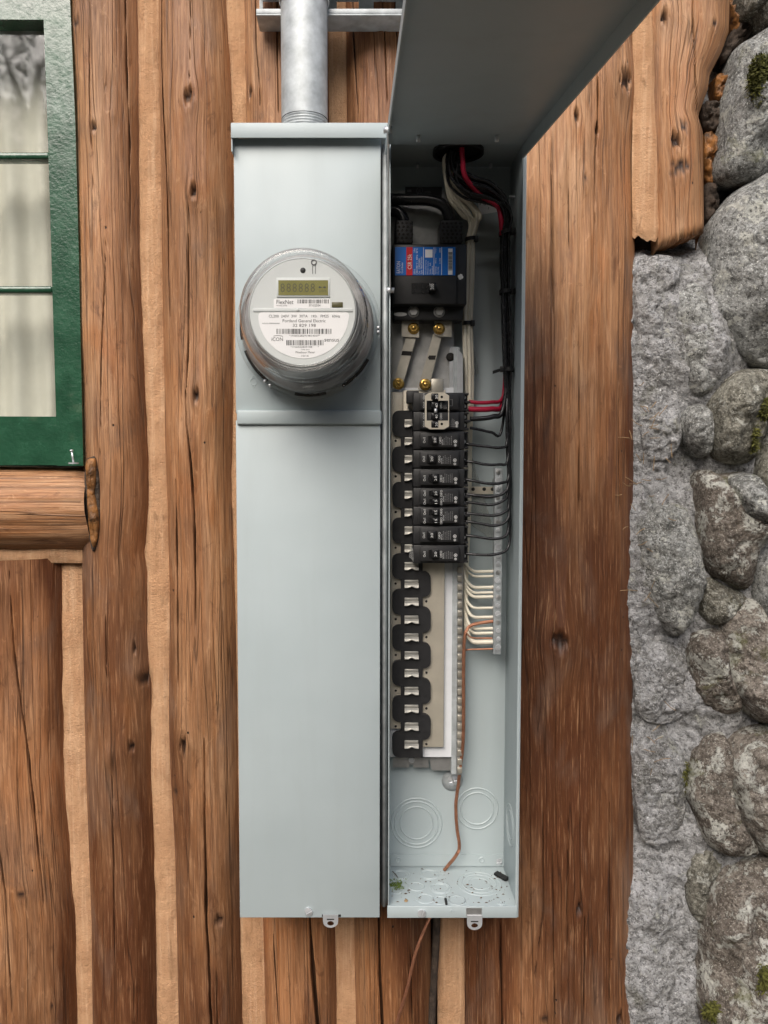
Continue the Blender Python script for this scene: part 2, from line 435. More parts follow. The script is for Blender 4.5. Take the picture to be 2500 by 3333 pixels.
class MB:
    """collects faces for ONE mesh object (world coordinates)"""
    def __init__(self):
        self.v, self.f, self.smooth = [], [], []

    def add(self, verts, faces, smooth=False):
        b = len(self.v)
        self.v.extend([tuple(p) for p in verts])
        for f in faces:
            self.f.append(tuple(b + i for i in f))
            self.smooth.append(smooth)

    def box(self, x0, x1, y0, y1, z0, z1, bev=0.0):
        if x0 > x1: x0, x1 = x1, x0
        if y0 > y1: y0, y1 = y1, y0
        if z0 > z1: z0, z1 = z1, z0
        if bev <= 0:
            vs = [(x, y, z) for x in (x0, x1) for y in (y0, y1) for z in (z0, z1)]
            self.add(vs, [(0, 1, 3, 2), (4, 6, 7, 5), (0, 4, 5, 1), (2, 3, 7, 6), (0, 2, 6, 4), (1, 5, 7, 3)])
            return
        bm = bmesh.new()
        bmesh.ops.create_cube(bm, size=1.0)
        for v in bm.verts:
            v.co = Vector(((x0 + x1) / 2 + v.co.x * (x1 - x0), (y0 + y1) / 2 + v.co.y * (y1 - y0), (z0 + z1) / 2 + v.co.z * (z1 - z0)))
        bev = min(bev, 0.45 * min(x1 - x0, y1 - y0, z1 - z0))
        bmesh.ops.bevel(bm, geom=list(bm.edges), offset=bev, segments=2, affect='EDGES', profile=0.5)
        bm.verts.index_update()
        self.add([v.co for v in bm.verts], [[v.index for v in f.verts] for f in bm.faces], True)
        bm.free()

    def bpx(self, x0, y0, x1, y1, Yf, Yb, bev=0.0):
        """axis-aligned box whose front face (depth Yf) covers these photograph pixels"""
        a, b = P(x0, y0, Yf), P(x1, y1, Yf)
        self.box(a.x, b.x, Yf, Yb, a.z, b.z, bev)

    def prism(self, pts, Yf, Yb):
        """outline in photograph pixels at depth Yf, extruded straight back to Yb"""
        fr = [P(x, y, Yf) for x, y in pts]
        self.prism3(fr, Yb)

    def prism3(self, fr, Yb):
        n = len(fr)
        bk = [Vector((p.x, Yb, p.z)) for p in fr]
        self.add(list(fr) + bk, [tuple(range(n)), tuple(range(2 * n - 1, n - 1, -1))] +
                 [(i, i + n, (i + 1) % n + n, (i + 1) % n) for i in range(n)])

    def tube(self, pts, r, seg=8, smooth_path=True, caps=True, sub=6):
        pts = [Vector(p) for p in pts]
        rr = r if isinstance(r, (list, tuple)) else [r] * len(pts)
        if smooth_path and len(pts) > 2:
            q, qr = [], []
            for i in range(len(pts) - 1):
                p0, p1, p2 = pts[max(i - 1, 0)], pts[i], pts[i + 1]
                p3 = pts[min(i + 2, len(pts) - 1)]
                for k in range(sub):
                    t = k / sub
                    q.append(0.5 * ((2 * p1) + (p2 - p0) * t + (2 * p0 - 5 * p1 + 4 * p2 - p3) * t * t + (3 * p1 - p0 - 3 * p2 + p3) * t ** 3))
                    qr.append(rr[i] * (1 - t) + rr[i + 1] * t)
            q.append(pts[-1]); qr.append(rr[-1])
            pts, rr = q, qr
        n = len(pts)
        tang = [(pts[min(i + 1, n - 1)] - pts[max(i - 1, 0)]).normalized() for i in range(n)]
        ref = Vector((0, 1, 0)) if abs(tang[0].y) < 0.9 else Vector((1, 0, 0))
        nrm = (ref - tang[0] * ref.dot(tang[0])).normalized()
        vs = []
        for i in range(n):
            nrm = (nrm - tang[i] * nrm.dot(tang[i]))
            nrm = nrm.normalized() if nrm.length > 1e-6 else tang[i].orthogonal().normalized()
            bn = tang[i].cross(nrm)
            for k in range(seg):
                a = 2 * math.pi * k / seg
                vs.append(pts[i] + (nrm * math.cos(a) + bn * math.sin(a)) * rr[i])
        fs = []
        for i in range(n - 1):
            for k in range(seg):
                fs.append((i * seg + k, i * seg + (k + 1) % seg, (i + 1) * seg + (k + 1) % seg, (i + 1) * seg + k))
        self.add(vs, fs, True)
        if caps:
            b = len(self.v) - len(vs)
            self.f.append(tuple(b + k for k in range(seg))); self.smooth.append(False)
            self.f.append(tuple(b + (n - 1) * seg + k for k in range(seg - 1, -1, -1))); self.smooth.append(False)

    def lathe(self, c, prof, seg=48, axis='y', closed=False, smooth=True):
        """prof: list of (radius, coordinate along axis)"""
        vs, fs = [], []
        for r, h in prof:
            for k in range(seg):
                a = 2 * math.pi * k / seg
                if axis == 'y':
                    vs.append((c[0] + r * math.cos(a), h, c[1] + r * math.sin(a)))
                elif axis == 'z':
                    vs.append((c[0] + r * math.cos(a), c[1] + r * math.sin(a), h))
                else:
                    vs.append((h, c[0] + r * math.cos(a), c[1] + r * math.sin(a)))
        m = len(prof)
        for i in range(m - 1 + (1 if closed else 0)):
            j = (i + 1) % m
            for k in range(seg):
                fs.append((i * seg + k, i * seg + (k + 1) % seg, j * seg + (k + 1) % seg, j * seg + k))
        self.add(vs, fs, smooth)

    def disc(self, c, r, Y, seg=32, rz=None):
        rz = rz or r
        self.add([(c[0] + r * math.cos(2 * math.pi * k / seg), Y, c[1] + rz * math.sin(2 * math.pi * k / seg)) for k in range(seg)],
                 [tuple(range(seg))])

    def grid(self, V, rows, cols, smooth=True):
        fs = [(r * cols + c, r * cols + c + 1, (r + 1) * cols + c + 1, (r + 1) * cols + c) for r in range(rows - 1) for c in range(cols - 1)]
        self.add(V, fs, smooth)

def set_props(o, label=None, cat=None, group=None, kind=None):
    if label: o['label'] = label
    if cat: o['category'] = cat
    if group: o['group'] = group
    if kind: o['kind'] = kind
    return o

def wloc(o):
    v = Vector((0, 0, 0))
    while o is not None:
        v = v + o.location
        o = o.parent
    return v

def link_mesh(name, me, origin, mat, parent):
    o = bpy.data.objects.new(name, me)
    if mat is not None:
        me.materials.clear()
        me.materials.append(mat)
    COL.objects.link(o)
    if parent is not None:
        o.parent = parent
        o.location = origin - wloc(parent)
    else:
        o.location = origin
    return o

def build(name, mb, mat, parent=None, label=None, cat=None, group=None, kind=None, flip=False):
    V = np.array(mb.v, dtype=float)
    lo, hi = V.min(0), V.max(0)
    org = Vector(((lo[0] + hi[0]) / 2, (lo[1] + hi[1]) / 2, lo[2]))
    V = V - np.array(org)
    me = bpy.data.meshes.new(name)
    me.from_pydata(V.tolist(), [], mb.f)
    me.polygons.foreach_set("use_smooth", mb.smooth)
    bm = bmesh.new()
    bm.from_mesh(me)
    bmesh.ops.recalc_face_normals(bm, faces=bm.faces)
    bm.to_mesh(me)
    bm.free()
    me.update()
    o = link_mesh(name, me, org, M[mat] if isinstance(mat, str) else mat, parent)
    return set_props(o, label, cat, group, kind)

def empty(name, loc, label, cat, group=None):
    o = bpy.data.objects.new(name, None)
    o.empty_display_size = 0.05
    COL.objects.link(o)
    o.location = loc
    return set_props(o, label, cat, group)

def copy_tree(o, delta, parent=None):
    c = o.copy()
    COL.objects.link(c)
    if parent is None:
        c.location = o.location + Vector(delta)
    else:
        c.parent = parent
    for ch in list(o.children):
        copy_tree(ch, (0, 0, 0), c)
    return c

def text_fit(name, s, x0, y0, x1, y1, Y, mat, parent, rot=False, spacing=1.0):
    """flat printed lettering filling a pixel box at depth Y, facing the viewer; rot: reads upwards"""
    cu = bpy.data.curves.new(name, 'FONT')
    cu.body = s
    cu.size = 1.0
    cu.resolution_u = 2
    cu.space_character = spacing
    to = bpy.data.objects.new(name, cu)
    COL.objects.link(to)
    dg = bpy.context.evaluated_depsgraph_get()
    me = bpy.data.meshes.new_from_object(to.evaluated_get(dg))
    bpy.data.objects.remove(to)
    n = len(me.vertices)
    co = np.empty(n * 3)
    me.vertices.foreach_get("co", co)
    co = co.reshape(-1, 3)
    lo, hi = co.min(0), co.max(0)
    w = np.maximum(hi - lo, 1e-6)
    q = (co - lo) / w
    a, b = P(x0, y1, Y), P(x1, y0, Y)          # a: lower left, b: upper right
    out = np.zeros_like(co)
    if rot:
        out[:, 0] = b.x - q[:, 1] * (b.x - a.x)
        out[:, 2] = a.z + q[:, 0] * (b.z - a.z)
    else:
        out[:, 0] = a.x + q[:, 0] * (b.x - a.x)
        out[:, 2] = a.z + q[:, 1] * (b.z - a.z)
    out[:, 1] = Y
    org = Vector(((a.x + b.x) / 2, Y, a.z))
    out -= np.array(org)
    me.vertices.foreach_set("co", out.ravel())
    me.update()
    return link_mesh(name, me, org, M[mat], parent)

def barcode(name, x0, y0, x1, y1, Y, mat, parent, vertical=False, n=40):
    mb = MB()
    rnd = random.Random(int(x0 * 7 + y0))
    a, b = P(x0, y1, Y), P(x1, y0, Y)
    L = (b.z - a.z) if vertical else (b.x - a.x)
    t = 0.0
    while t < 1:
        w = rnd.choice((0.4, 0.4, 0.9)) / n
        if vertical:
            z0 = a.z + t * L
            mb.add([(a.x, Y, z0), (b.x, Y, z0), (b.x, Y, z0 + w * L), (a.x, Y, z0 + w * L)], [(0, 1, 2, 3)])
        else:
            xx = a.x + t * L
            mb.add([(xx, Y, a.z), (xx + w * L, Y, a.z), (xx + w * L, Y, b.z), (xx, Y, b.z)], [(0, 1, 2, 3)])
        t += w + rnd.choice((0.4, 0.5, 0.9)) / n
    return build(name, mb, mat, parent)

# ================================================================ SETTING
BOX_D = 0.105                    # inner depth of the enclosure; its front plane is Y = 0
GROUND_Z = 0.0
mb = MB()
mb.add([(-60, -60, GROUND_Z), (60, -60, GROUND_Z), (60, 60, GROUND_Z), (-60, 60, GROUND_Z)], [(0, 1, 2, 3)])
build("ground", mb, 'ground', kind="structure")

# ---------------------------------------------------------------- log wall
wall = empty("log_wall", (0.0, 0.20, GROUND_Z), "cabin wall of vertical brown logs with tan chinking between them", "log wall")
mb = MB()       # solid core behind the logs, open where the window is
wx0, wx1 = PX(-900, 700, 0.2), PX(232, 700, 0.2)
wz0, wz1 = PZ(1480, 0.2), PZ(-700, 0.2)
mb.box(-2.6, wx0, 0.19, 0.23, GROUND_Z, 3.2)
mb.box(wx1, PX(2140, 700, 0.2), 0.19, 0.23, GROUND_Z, 3.2)
mb.box(wx0, wx1, 0.19, 0.23, GROUND_Z, wz0)
mb.box(wx0, wx1, 0.19, 0.23, wz1, 3.2)
build("wall_core", mb, 'bark', wall)
mb = MB()       # dim room behind the window
x0, x1, z0, z1 = wx0 - 0.05, wx1 + 0.05, wz0 - 0.05, wz1 + 0.05
V = [(x0, .232, z0), (x1, .232, z0), (x1, .232, z1), (x0, .232, z1), (x0, .9, z0), (x1, .9, z0), (x1, .9, z1), (x0, .9, z1)]
mb.add(V, [(4, 5, 6, 7), (0, 1, 5, 4), (3, 2, 6, 7), (0, 3, 7, 4), (1, 2, 6, 5)])
build("room_interior", mb, 'dark', wall)

def lerp_list(lst, y):
    ys = [a for a, _ in lst]
    vs = [b for _, b in lst]
    return np.interp(y, ys, vs)

def mesh_from_grid(name, V, rows, cols, mat, parent, attrs=None, uv=None):
    V = np.asarray(V, float).reshape(rows * cols, 3)
    lo, hi = V.min(0), V.max(0)
    org = Vector(((lo[0] + hi[0]) / 2, (lo[1] + hi[1]) / 2, lo[2]))
    me = bpy.data.meshes.new(name)
    idx = np.arange(rows * cols).reshape(rows, cols)
    q = np.stack([idx[:-1, :-1], idx[1:, :-1], idx[1:, 1:], idx[:-1, 1:]], -1).reshape(-1, 4)
    nf = len(q)
    me.vertices.add(rows * cols)
    me.vertices.foreach_set("co", (V - np.array(org)).ravel())
    me.loops.add(nf * 4)
    me.loops.foreach_set("vertex_index", q.ravel())
    me.polygons.add(nf)
    me.polygons.foreach_set("loop_start", np.arange(nf) * 4)
    me.polygons.foreach_set("use_smooth", np.ones(nf, dtype=bool))
    me.update(calc_edges=True)
    for k, a in (attrs or {}).items():
        at = me.attributes.new(k, 'FLOAT', 'POINT')
        at.data.foreach_set("value", np.asarray(a, float).ravel())
    if uv is not None:
        ul = me.uv_layers.new(name="grain")
        ul.data.foreach_set("uv", np.asarray(uv, float).reshape(-1, 2)[q.ravel()].ravel())
    me.validate()
    return link_mesh(name, me, org, M[mat] if mat else None, parent)

def make_log(xl, xr, Yedge, bul, tone, seed, cracks=(), knots=(), y0=-420, y1=3760, name="log", T=78, colw=0.0009, roww=0.007, endcut=None, lump=0.004, red=0.12):
    rows = max(12, int((y1 - y0) * mpp(Yedge) / roww))
    pys = np.linspace(y0, y1, rows)
    Lx = np.array([PX(lerp_list(xl, p), p, Yedge) for p in pys])
    Rx = np.array([PX(lerp_list(xr, p), p, Yedge) for p in pys])
    Z = np.array([PZ(p, Yedge) for p in pys])
    wmax = (Rx - Lx).max()
    cols = int(wmax * 1.15 / colw)
    t = np.linspace(-1, 1, cols) * math.radians(T)
    Tm = math.radians(T)
    cx, hw = (Lx + Rx) / 2, (Rx - Lx) / 2
    X = cx[:, None] + hw[:, None] * (np.sin(t) / math.sin(Tm))[None, :]
    prof = (np.cos(t) - math.cos(Tm)) / (1 - math.cos(Tm))
    Zg = np.repeat(Z[:, None], cols, 1)
    Yg = Yedge - bul * prof[None, :] * np.ones((rows, 1))
    env = np.clip(prof[None, :] * 2.0, 0.05, 1)
    Yg = Yg - lump * env * fbm(X * 14 + seed * 3.1, Zg * 4.5, seed * 7.7, 3)
    Yg = Yg - 0.0014 * env * fbm(X * 70 + seed, Zg * 9, seed * 2.2, 3)
    u = (np.linspace(-1, 1, cols) * wmax * 0.57)[None, :] + np.zeros((rows, 1)) + seed * 1.37
    v = Zg.copy() + seed * 0.71
    # pixel coordinate of each vertex across the log, for cracks and knots
    pxl = np.array([lerp_list(xl, p) for p in pys])
    pxr = np.array([lerp_list(xr, p) for p in pys])
    PXg = (pxl + pxr)[:, None] / 2 + ((pxr - pxl) / 2)[:, None] * (np.sin(t) / math.sin(Tm))[None, :]
    PYg = np.repeat(pys[:, None], cols, 1)
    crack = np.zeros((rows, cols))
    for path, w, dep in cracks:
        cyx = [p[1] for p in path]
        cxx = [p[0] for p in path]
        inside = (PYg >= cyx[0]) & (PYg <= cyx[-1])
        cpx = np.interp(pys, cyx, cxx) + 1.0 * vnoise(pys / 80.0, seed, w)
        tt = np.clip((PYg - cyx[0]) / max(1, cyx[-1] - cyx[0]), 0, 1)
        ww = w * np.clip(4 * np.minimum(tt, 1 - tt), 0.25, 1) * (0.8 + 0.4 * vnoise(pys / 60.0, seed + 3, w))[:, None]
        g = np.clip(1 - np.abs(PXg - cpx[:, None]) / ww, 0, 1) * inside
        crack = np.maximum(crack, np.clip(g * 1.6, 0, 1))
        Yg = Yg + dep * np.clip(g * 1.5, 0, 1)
    knot = np.zeros((rows, cols))
    for kx, ky, kr, kind in knots:
        dx, dy = PXg - kx, PYg - ky
        r = np.sqrt(dx * dx + (dy / (1.4 if kind != 'slit' else 2.4)) ** 2) / kr
        big = np.exp(-(dx ** 2 + (dy / 1.8) ** 2) / (2 * (kr * 2.4) ** 2))
        if kind == 'bulge':
            Yg = Yg - 0.006 * big
            continue
        Yg = Yg - 0.004 * big * min(1.5, kr / 12)
        hole = np.clip(1.2 - r * (1 + 0.55 * vnoise(PXg / 7, PYg / 9, seed + kx)), 0, 1)
        Yg = Yg + (0.010 if kind in ('hole', 'slit') else 0.003) * np.clip(hole * 1.6, 0, 1)
        knot = np.maximum(knot, np.clip(hole * 1.7, 0, 1))
        halo = np.exp(-((dx / (kr * 2.0)) ** 2 + ((dy - kr * 1.2) / (kr * 3.2)) ** 2))
        knot = np.maximum(knot, 0.30 * halo * (0.6 + 0.6 * vnoise(PXg / 12, PYg / 30, seed + 2)))
        u = u + 0.55 * dx * mpp(0.13) * np.exp(-(dx ** 2 / (kr * 3.0) ** 2 + dy ** 2 / (kr * 5.5) ** 2)) * -1
    tn = lerp_list(tone, pys)[:, None] + 0.55 * fbm(X * 16 + seed, Zg * 2.6, seed, 4)
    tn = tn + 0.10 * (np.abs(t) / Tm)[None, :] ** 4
    V = np.stack([X, Yg, Zg], -1)
    if endcut is not None:                          # ragged lower end: pull lower rows up to a slanted line
        V = endcut(V, PXg, PYg)
    # closed back so that the log has thickness: two extra columns tucked behind
    back = np.full((rows, 1), Yedge + 0.03)
    Vl = np.stack([Lx[:, None], back, Z[:, None]], -1)
    Vr = np.stack([Rx[:, None], back, Z[:, None]], -1)
    V = np.concatenate([Vl, V, Vr], 1)
    pad = lambda a: np.concatenate([a[:, :1], a, a[:, -1:]], 1)
    o = mesh_from_grid(name, V, rows, cols + 2, 'wood', wall,
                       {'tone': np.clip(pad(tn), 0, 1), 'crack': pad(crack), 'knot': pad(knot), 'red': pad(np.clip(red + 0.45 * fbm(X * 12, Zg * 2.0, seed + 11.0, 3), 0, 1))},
                       np.stack([pad(u), pad(v)], -1))
    return o

def make_chink(xl, xr, y0, y1, Y, seed, bulge=0.004, name="chinking", over=10):
    rows = int((y1 - y0) * mpp(Y) / 0.005) + 2
    cols = 26
    pys = np.linspace(y0, y1, rows)
    s = np.linspace(-1, 1, cols)
    Lx = np.array([PX(lerp_list(xl, p) - over, p, Y) for p in pys])
    Rx = np.array([PX(lerp_list(xr, p) + over, p, Y) for p in pys])
    Z = np.array([PZ(p, Y) for p in pys])
    X = (Lx + Rx)[:, None] / 2 + (Rx - Lx)[:, None] / 2 * s[None, :]
    Zg = np.repeat(Z[:, None], cols, 1)
    Yg = Y - bulge * (1 - np.abs(s)[None, :] ** 2.5) - 0.0012 * fbm(X * 60, Zg * 40 + seed, seed, 4) - 0.0014 * fbm(X * 9, Zg * 5, seed + 5, 2)
    lip = np.exp(-((np.abs(s) - 0.82) / 0.12) ** 2)[None, :] * np.clip(vnoise(Zg * 30, seed, s[None, :] * 1.1), 0, 1)
    Yg = Yg - 0.0022 * lip
    return mesh_from_grid(name, np.stack([X, Yg, Zg], -1), rows, cols, 'chink', wall)

E = 0.150        # depth at which logs meet the chinking
# edges of logs: (py, px) lists
A_r = [(1820, 206), (2493, 212), (2750, 232), (2978, 252), (3333, 257), (3760, 262)]
B_l = [(-420, 205), (0, 226), (400, 243), (850, 256), (1496, 270), (1869, 269), (2493, 281), (2978, 299), (3333, 303), (3760, 309)]
B_r = [(-420, 452), (0, 456), (850, 464), (1150, 475), (1496, 491), (1645, 490), (1794, 477), (1869, 485), (2120, 487), (2216, 498), (2493, 499), (2978, 514), (3333, 518), (3760, 524)]
C_l = [(-420, 512), (0, 517), (435, 522), (800, 527), (1148, 533), (1545, 542), (1893, 552), (2216, 551), (2493, 554), (2770, 570), (3333, 582), (3760, 592)]
C_r = [(-420, 728), (0, 738), (205, 750), (400, 760), (900, 764), (1545, 757), (2216, 773), (2700, 780), (2990, 785), (3333, 792), (3760, 798)]
D_l = [(-420, 788), (0, 792), (205, 797), (400, 801), (1500, 815), (2990, 855), (3333, 864), (3760, 874)]
D_r = [(-420, 1066), (0, 1070), (400, 1073), (1500, 1080), (2990, 1092), (3333, 1098), (3760, 1104)]
E_l = [(-420, 1120), (0, 1124), (400, 1128), (1500, 1138), (2990, 1152), (3333, 1158), (3760, 1164)]
E_r = [(-420, 1370), (400, 1380), (2990, 1402), (3333, 1408), (3760, 1414)]
F_l = [(-420, 1480), (400, 1486), (2990, 1501), (3333, 1503), (3760, 1505)]
F_r = [(-420, 2056), (0, 2062), (300, 2068), (529, 2062), (800, 2066), (1900, 2062), (3333, 2061), (3760, 2060)]
G_l = [(-420, 2112), (0, 2117), (529, 2135), (760, 2142), (860, 2146)]
G_r = [(-420, 2379), (0, 2376), (105, 2372), (170, 2348), (244, 2310), (290, 2304), (378, 2272), (431, 2288), (745, 2291), (860, 2291)]

make_log([(1780, -260), (3760, -160)], A_r, E + 0.006, 0.050, red=0.35, tone=[(1820, 0.75), (2050, 0.45), (2500, 0.15), (2750, 0.35), (3000, 0.75), (3400, 0.85)], seed=1,
         cracks=[([(68, 1840), (82, 2100), (112, 2320), (138, 2560), (170, 2900)], 3.0, 0.006), ([(20, 2300), (40, 2700), (60, 2850), (92, 3333)], 2.6, 0.005)],
         knots=[(33, 1905, 9, 'hole'), (110, 2865, 8, 'knot'), (195, 3230, 5, 'knot')], y0=1812)
make_log(B_l, B_r, E, 0.043, red=0.05, tone=[(-400, 0.10), (400, 0.05), (1100, 0.12), (1500, 0.28), (2000, 0.48), (2600, 0.62), (3400, 0.66)], seed=2,
         cracks=[([(420, -300), (424, 60), (430, 300), (436, 520), (440, 820)], 3.0, 0.008), ([(372, 800), (360, 1150), (356, 1480)], 2.0, 0.004),
                 ([(320, 60), (322, 360), (330, 640)], 1.8, 0.003), ([(395, 2480), (400, 3050)], 1.8, 0.004), ([(372, 1920), (380, 2300)], 1.6, 0.004)],
         knots=[(335, 446, 8, 'hole'), (395, 412, 4, 'hole'), (484, 2195, 13, 'hole'), (448, 2405, 8, 'hole'), (275, 110, 10, 'knot'), (455, 2092, 6, 'slit'), (385, 2430, 6, 'bulge'), (448, 3160, 5, 'hole')])
make_log(C_l, C_r, E - 0.002, 0.042, red=0.0, tone=[(-400, 0.22), (300, 0.18), (900, 0.15), (1500, 0.22), (2300, 0.44), (2800, 0.58), (3400, 0.62)], seed=3,
         cracks=[([(540, -300), (538, 200), (545, 380), (560, 640), (566, 900), (571, 1100)], 3.6, 0.010),
                 ([(635, 700), (634, 900), (633, 1150), (628, 1250), (622, 1330)], 3.4, 0.009), ([(622, 1260), (628, 1400), (640, 1500), (650, 1660), (655, 2100)], 4.2, 0.012),
                 ([(588, 1560), (592, 1900), (596, 2280)], 3.6, 0.010), ([(680, 2380), (684, 2700), (688, 2950), (706, 3333), (710, 3500)], 4.8, 0.013),
                 ([(640, -200), (640, 300)], 1.6, 0.004), ([(720, 3080), (722, 3333)], 2.0, 0.006)],
         knots=[(637, 362, 13, 'hole'), (652, 660, 8, 'hole'), (660, 1290, 9, 'hole'), (568, 1415, 20, 'bulge'), (706, 1412, 22, 'bulge'), (690, 330, 24, 'bulge'), (700, 600, 26, 'bulge'),
                (615, 2400, 10, 'slit'), (582, 2550, 7, 'knot'), (725, 2945, 9, 'hole'), (590, 2330, 16, 'bulge'), (690, 1240, 22, 'bulge'), (690, 2130, 24, 'bulge')])
make_log(D_l, D_r, E, 0.040, red=0.5, tone= [(-400, 0.45), (400, 0.40), (1500, 0.4), (2900, 0.72), (3400, 0.72)], seed=4,
         cracks=[([(838, -200), (842, 180), (852, 300), (856, 400)], 2.4, 0.006), ([(910, -200), (912, 200), (914, 400)], 2.6, 0.006),
                 ([(1010, 2900), (1016, 3000), (1028, 3180), (1042, 3333), (1056, 3500)], 7.0, 0.014), ([(895, 2990), (905, 3150), (916, 3333)], 2.4, 0.005)],
         knots=[(823, 322, 6, 'hole')])
make_log(E_l, E_r, E, 0.040, red=0.35, tone= [(-400, 0.35), (400, 0.30), (1500, 0.4), (2900, 0.66), (3400, 0.66)], seed=5,
         cracks=[([(1146, -200), (1150, 100), (1160, 300), (1166, 400)], 2.6, 0.006), ([(1280, -200), (1284, 100), (1292, 220)], 3.0, 0.008), ([(1238, 0), (1252, 240), (1258, 400)], 2.2, 0.005),
                 ([(1228, 2850), (1232, 3000), (1238, 3200), (1247, 3333), (1258, 3600)], 5.0, 0.012), ([(1330, 3000), (1338, 3333)], 2.0, 0.004)],
         knots=[])
make_log(F_l, F_r, E + 0.012, 0.056, [(-400, 0.05), (300, 0.02), (700, 0.15), (950, 0.50), (1300, 0.74), (2000, 0.90), (2600, 0.92), (3300, 0.82)], 6,
         cracks=[([(1911, 200), (1912, 420), (1904, 560), (1902, 760)], 3.0, 0.008), ([(1766, 540), (1766, 800), (1770, 1200)], 2.0, 0.004), ([(1815, 560), (1820, 900)], 1.6, 0.003),
                 ([(1614, 2900), (1616, 3060), (1618, 3180), (1621, 3333), (1624, 3500)], 4.4, 0.010), ([(1738, 2500), (1742, 2900), (1716, 3100)], 2.4, 0.005),
                 ([(1770, 2700), (1774, 3000), (1782, 3333)], 2.4, 0.005), ([(1820, 2600), (1816, 2900), (1822, 3150)], 1.8, 0.004), ([(1872, 2900), (1872, 3333)], 2.2, 0.005),
                 ([(1955, 2500), (1958, 3000), (1958, 3333)], 2.2, 0.005), ([(1990, 900), (1990, 1700)], 2.0, 0.005), ([(1856, 1100), (1850, 1700)], 1.6, 0.003)],
         knots=[(2012, 296, 20, 'hole'), (1986, 260, 22, 'bulge'), (1790, 2058, 20, 'hole'), (1870, 625, 7, 'knot'), (1842, 430, 6, 'slit'), (1911, 462, 6, 'slit'), (1856, 2895, 8, 'slit'), (1800, 2080, 30, 'bulge'),
                (1994, 3270, 10, 'slit'), (1745, 3230, 8, 'knot')], colw=0.0010)

def cut_g(V, PXg, PYg):
    lim = np.interp(PXg, [2140, 2200, 2291], [792, 775, 742]) + 6 * vnoise(PXg / 14, 3.3, 1.0) + 5 * vnoise(PXg / 4, 1.3, 1.0)
    d = PYg - lim
    over = d > 0
    V = V.copy()
    zl = np.vectorize(lambda p: PZ(p, E - 0.03))(lim)
    V[..., 2] = np.where(over, zl, V[..., 2])
    dm = np.maximum((PYg.max(0, keepdims=True) - lim), 1)
    f = np.clip(d / dm, 0, 1)
    V[..., 1] = np.where(over, V[..., 1] + (E + 0.03 - V[..., 1]) * f, V[..., 1])
    return V
make_log(G_l, G_r, E - 0.004, 0.030, [(-400, 0.02), (300, 0.02), (860, 0.05)], 7, y1=860,
         cracks=[([(2228, -300), (2228, 100), (2240, 300), (2256, 420), (2262, 500), (2266, 760)], 3.0, 0.007)],
         knots=[(2188, 565, 17, 'knot'), (2175, 480, 10, 'slit'), (2200, 440, 9, 'knot'), (2302, 105, 7, 'knot'), (2152, 75, 8, 'slit')], endcut=cut_g, T=62, lump=0.003)
# logs left of the window and above the sill are hidden by the window; two more close the wall on the left
make_log([(-420, -1900), (3760, -1880)], [(-420, -1450), (3760, -1430)], E, 0.05, [(-400, 0.3), (3400, 0.5)], 8, colw=0.003, roww=0.02)
make_log([(-420, -1400), (3760, -1380)], [(-420, -960), (3760, -940)], E, 0.05, [(-400, 0.3), (3400, 0.5)], 9, colw=0.003, roww=0.02)
make_log([(1812, -900), (3760, -880)], [(1812, -330), (3760, -300)], E, 0.05, [(1800, 0.5), (3400, 0.6)], 10, y0=1812, colw=0.003, roww=0.02)

make_chink(A_r, B_l, 1815, 3760, E + 0.004, 1)
make_chink(B_r, C_l, -420, 3760, E - 0.004, 2, 0.007)
make_chink(C_r, D_l, -420, 3760, E - 0.002, 3, 0.006)
make_chink(D_r, E_l, -420, 3760, E, 4)
make_chink([(-420, 1432), (3760, 1434)], F_l, -420, 3760, E, 5)
ck = make_chink(F_r, G_l, -420, 795, E - 0.006, 6, 0.006, over=6)
for v in ck.data.vertices:
    w_ = max(0.0, 0.03 - v.co.z) / 0.03
    v.co.z += w_ * (0.006 + 0.007 * float(fbm(v.co.x * 160, 1.0, 2.0, 2)))
    v.co.y += w_ * w_ * 0.004
# thin tan seam under the sill log
rows, cols = 10, 90
g = []
for r in range(rows):
    for c in range(cols):
        px = -700 + c * (1015 / (cols - 1))
        py = 1786 + r * 5.2
        p = P(px, py, E - 0.012)
        g.append((p.x, p.y - 0.003 * math.sin(math.pi * r / (rows - 1)) - 0.002 * float(fbm(p.x * 50, p.z * 50, 2.0, 3)), p.z))
mesh_from_grid("chinking", g, rows, cols, 'chink', wall)

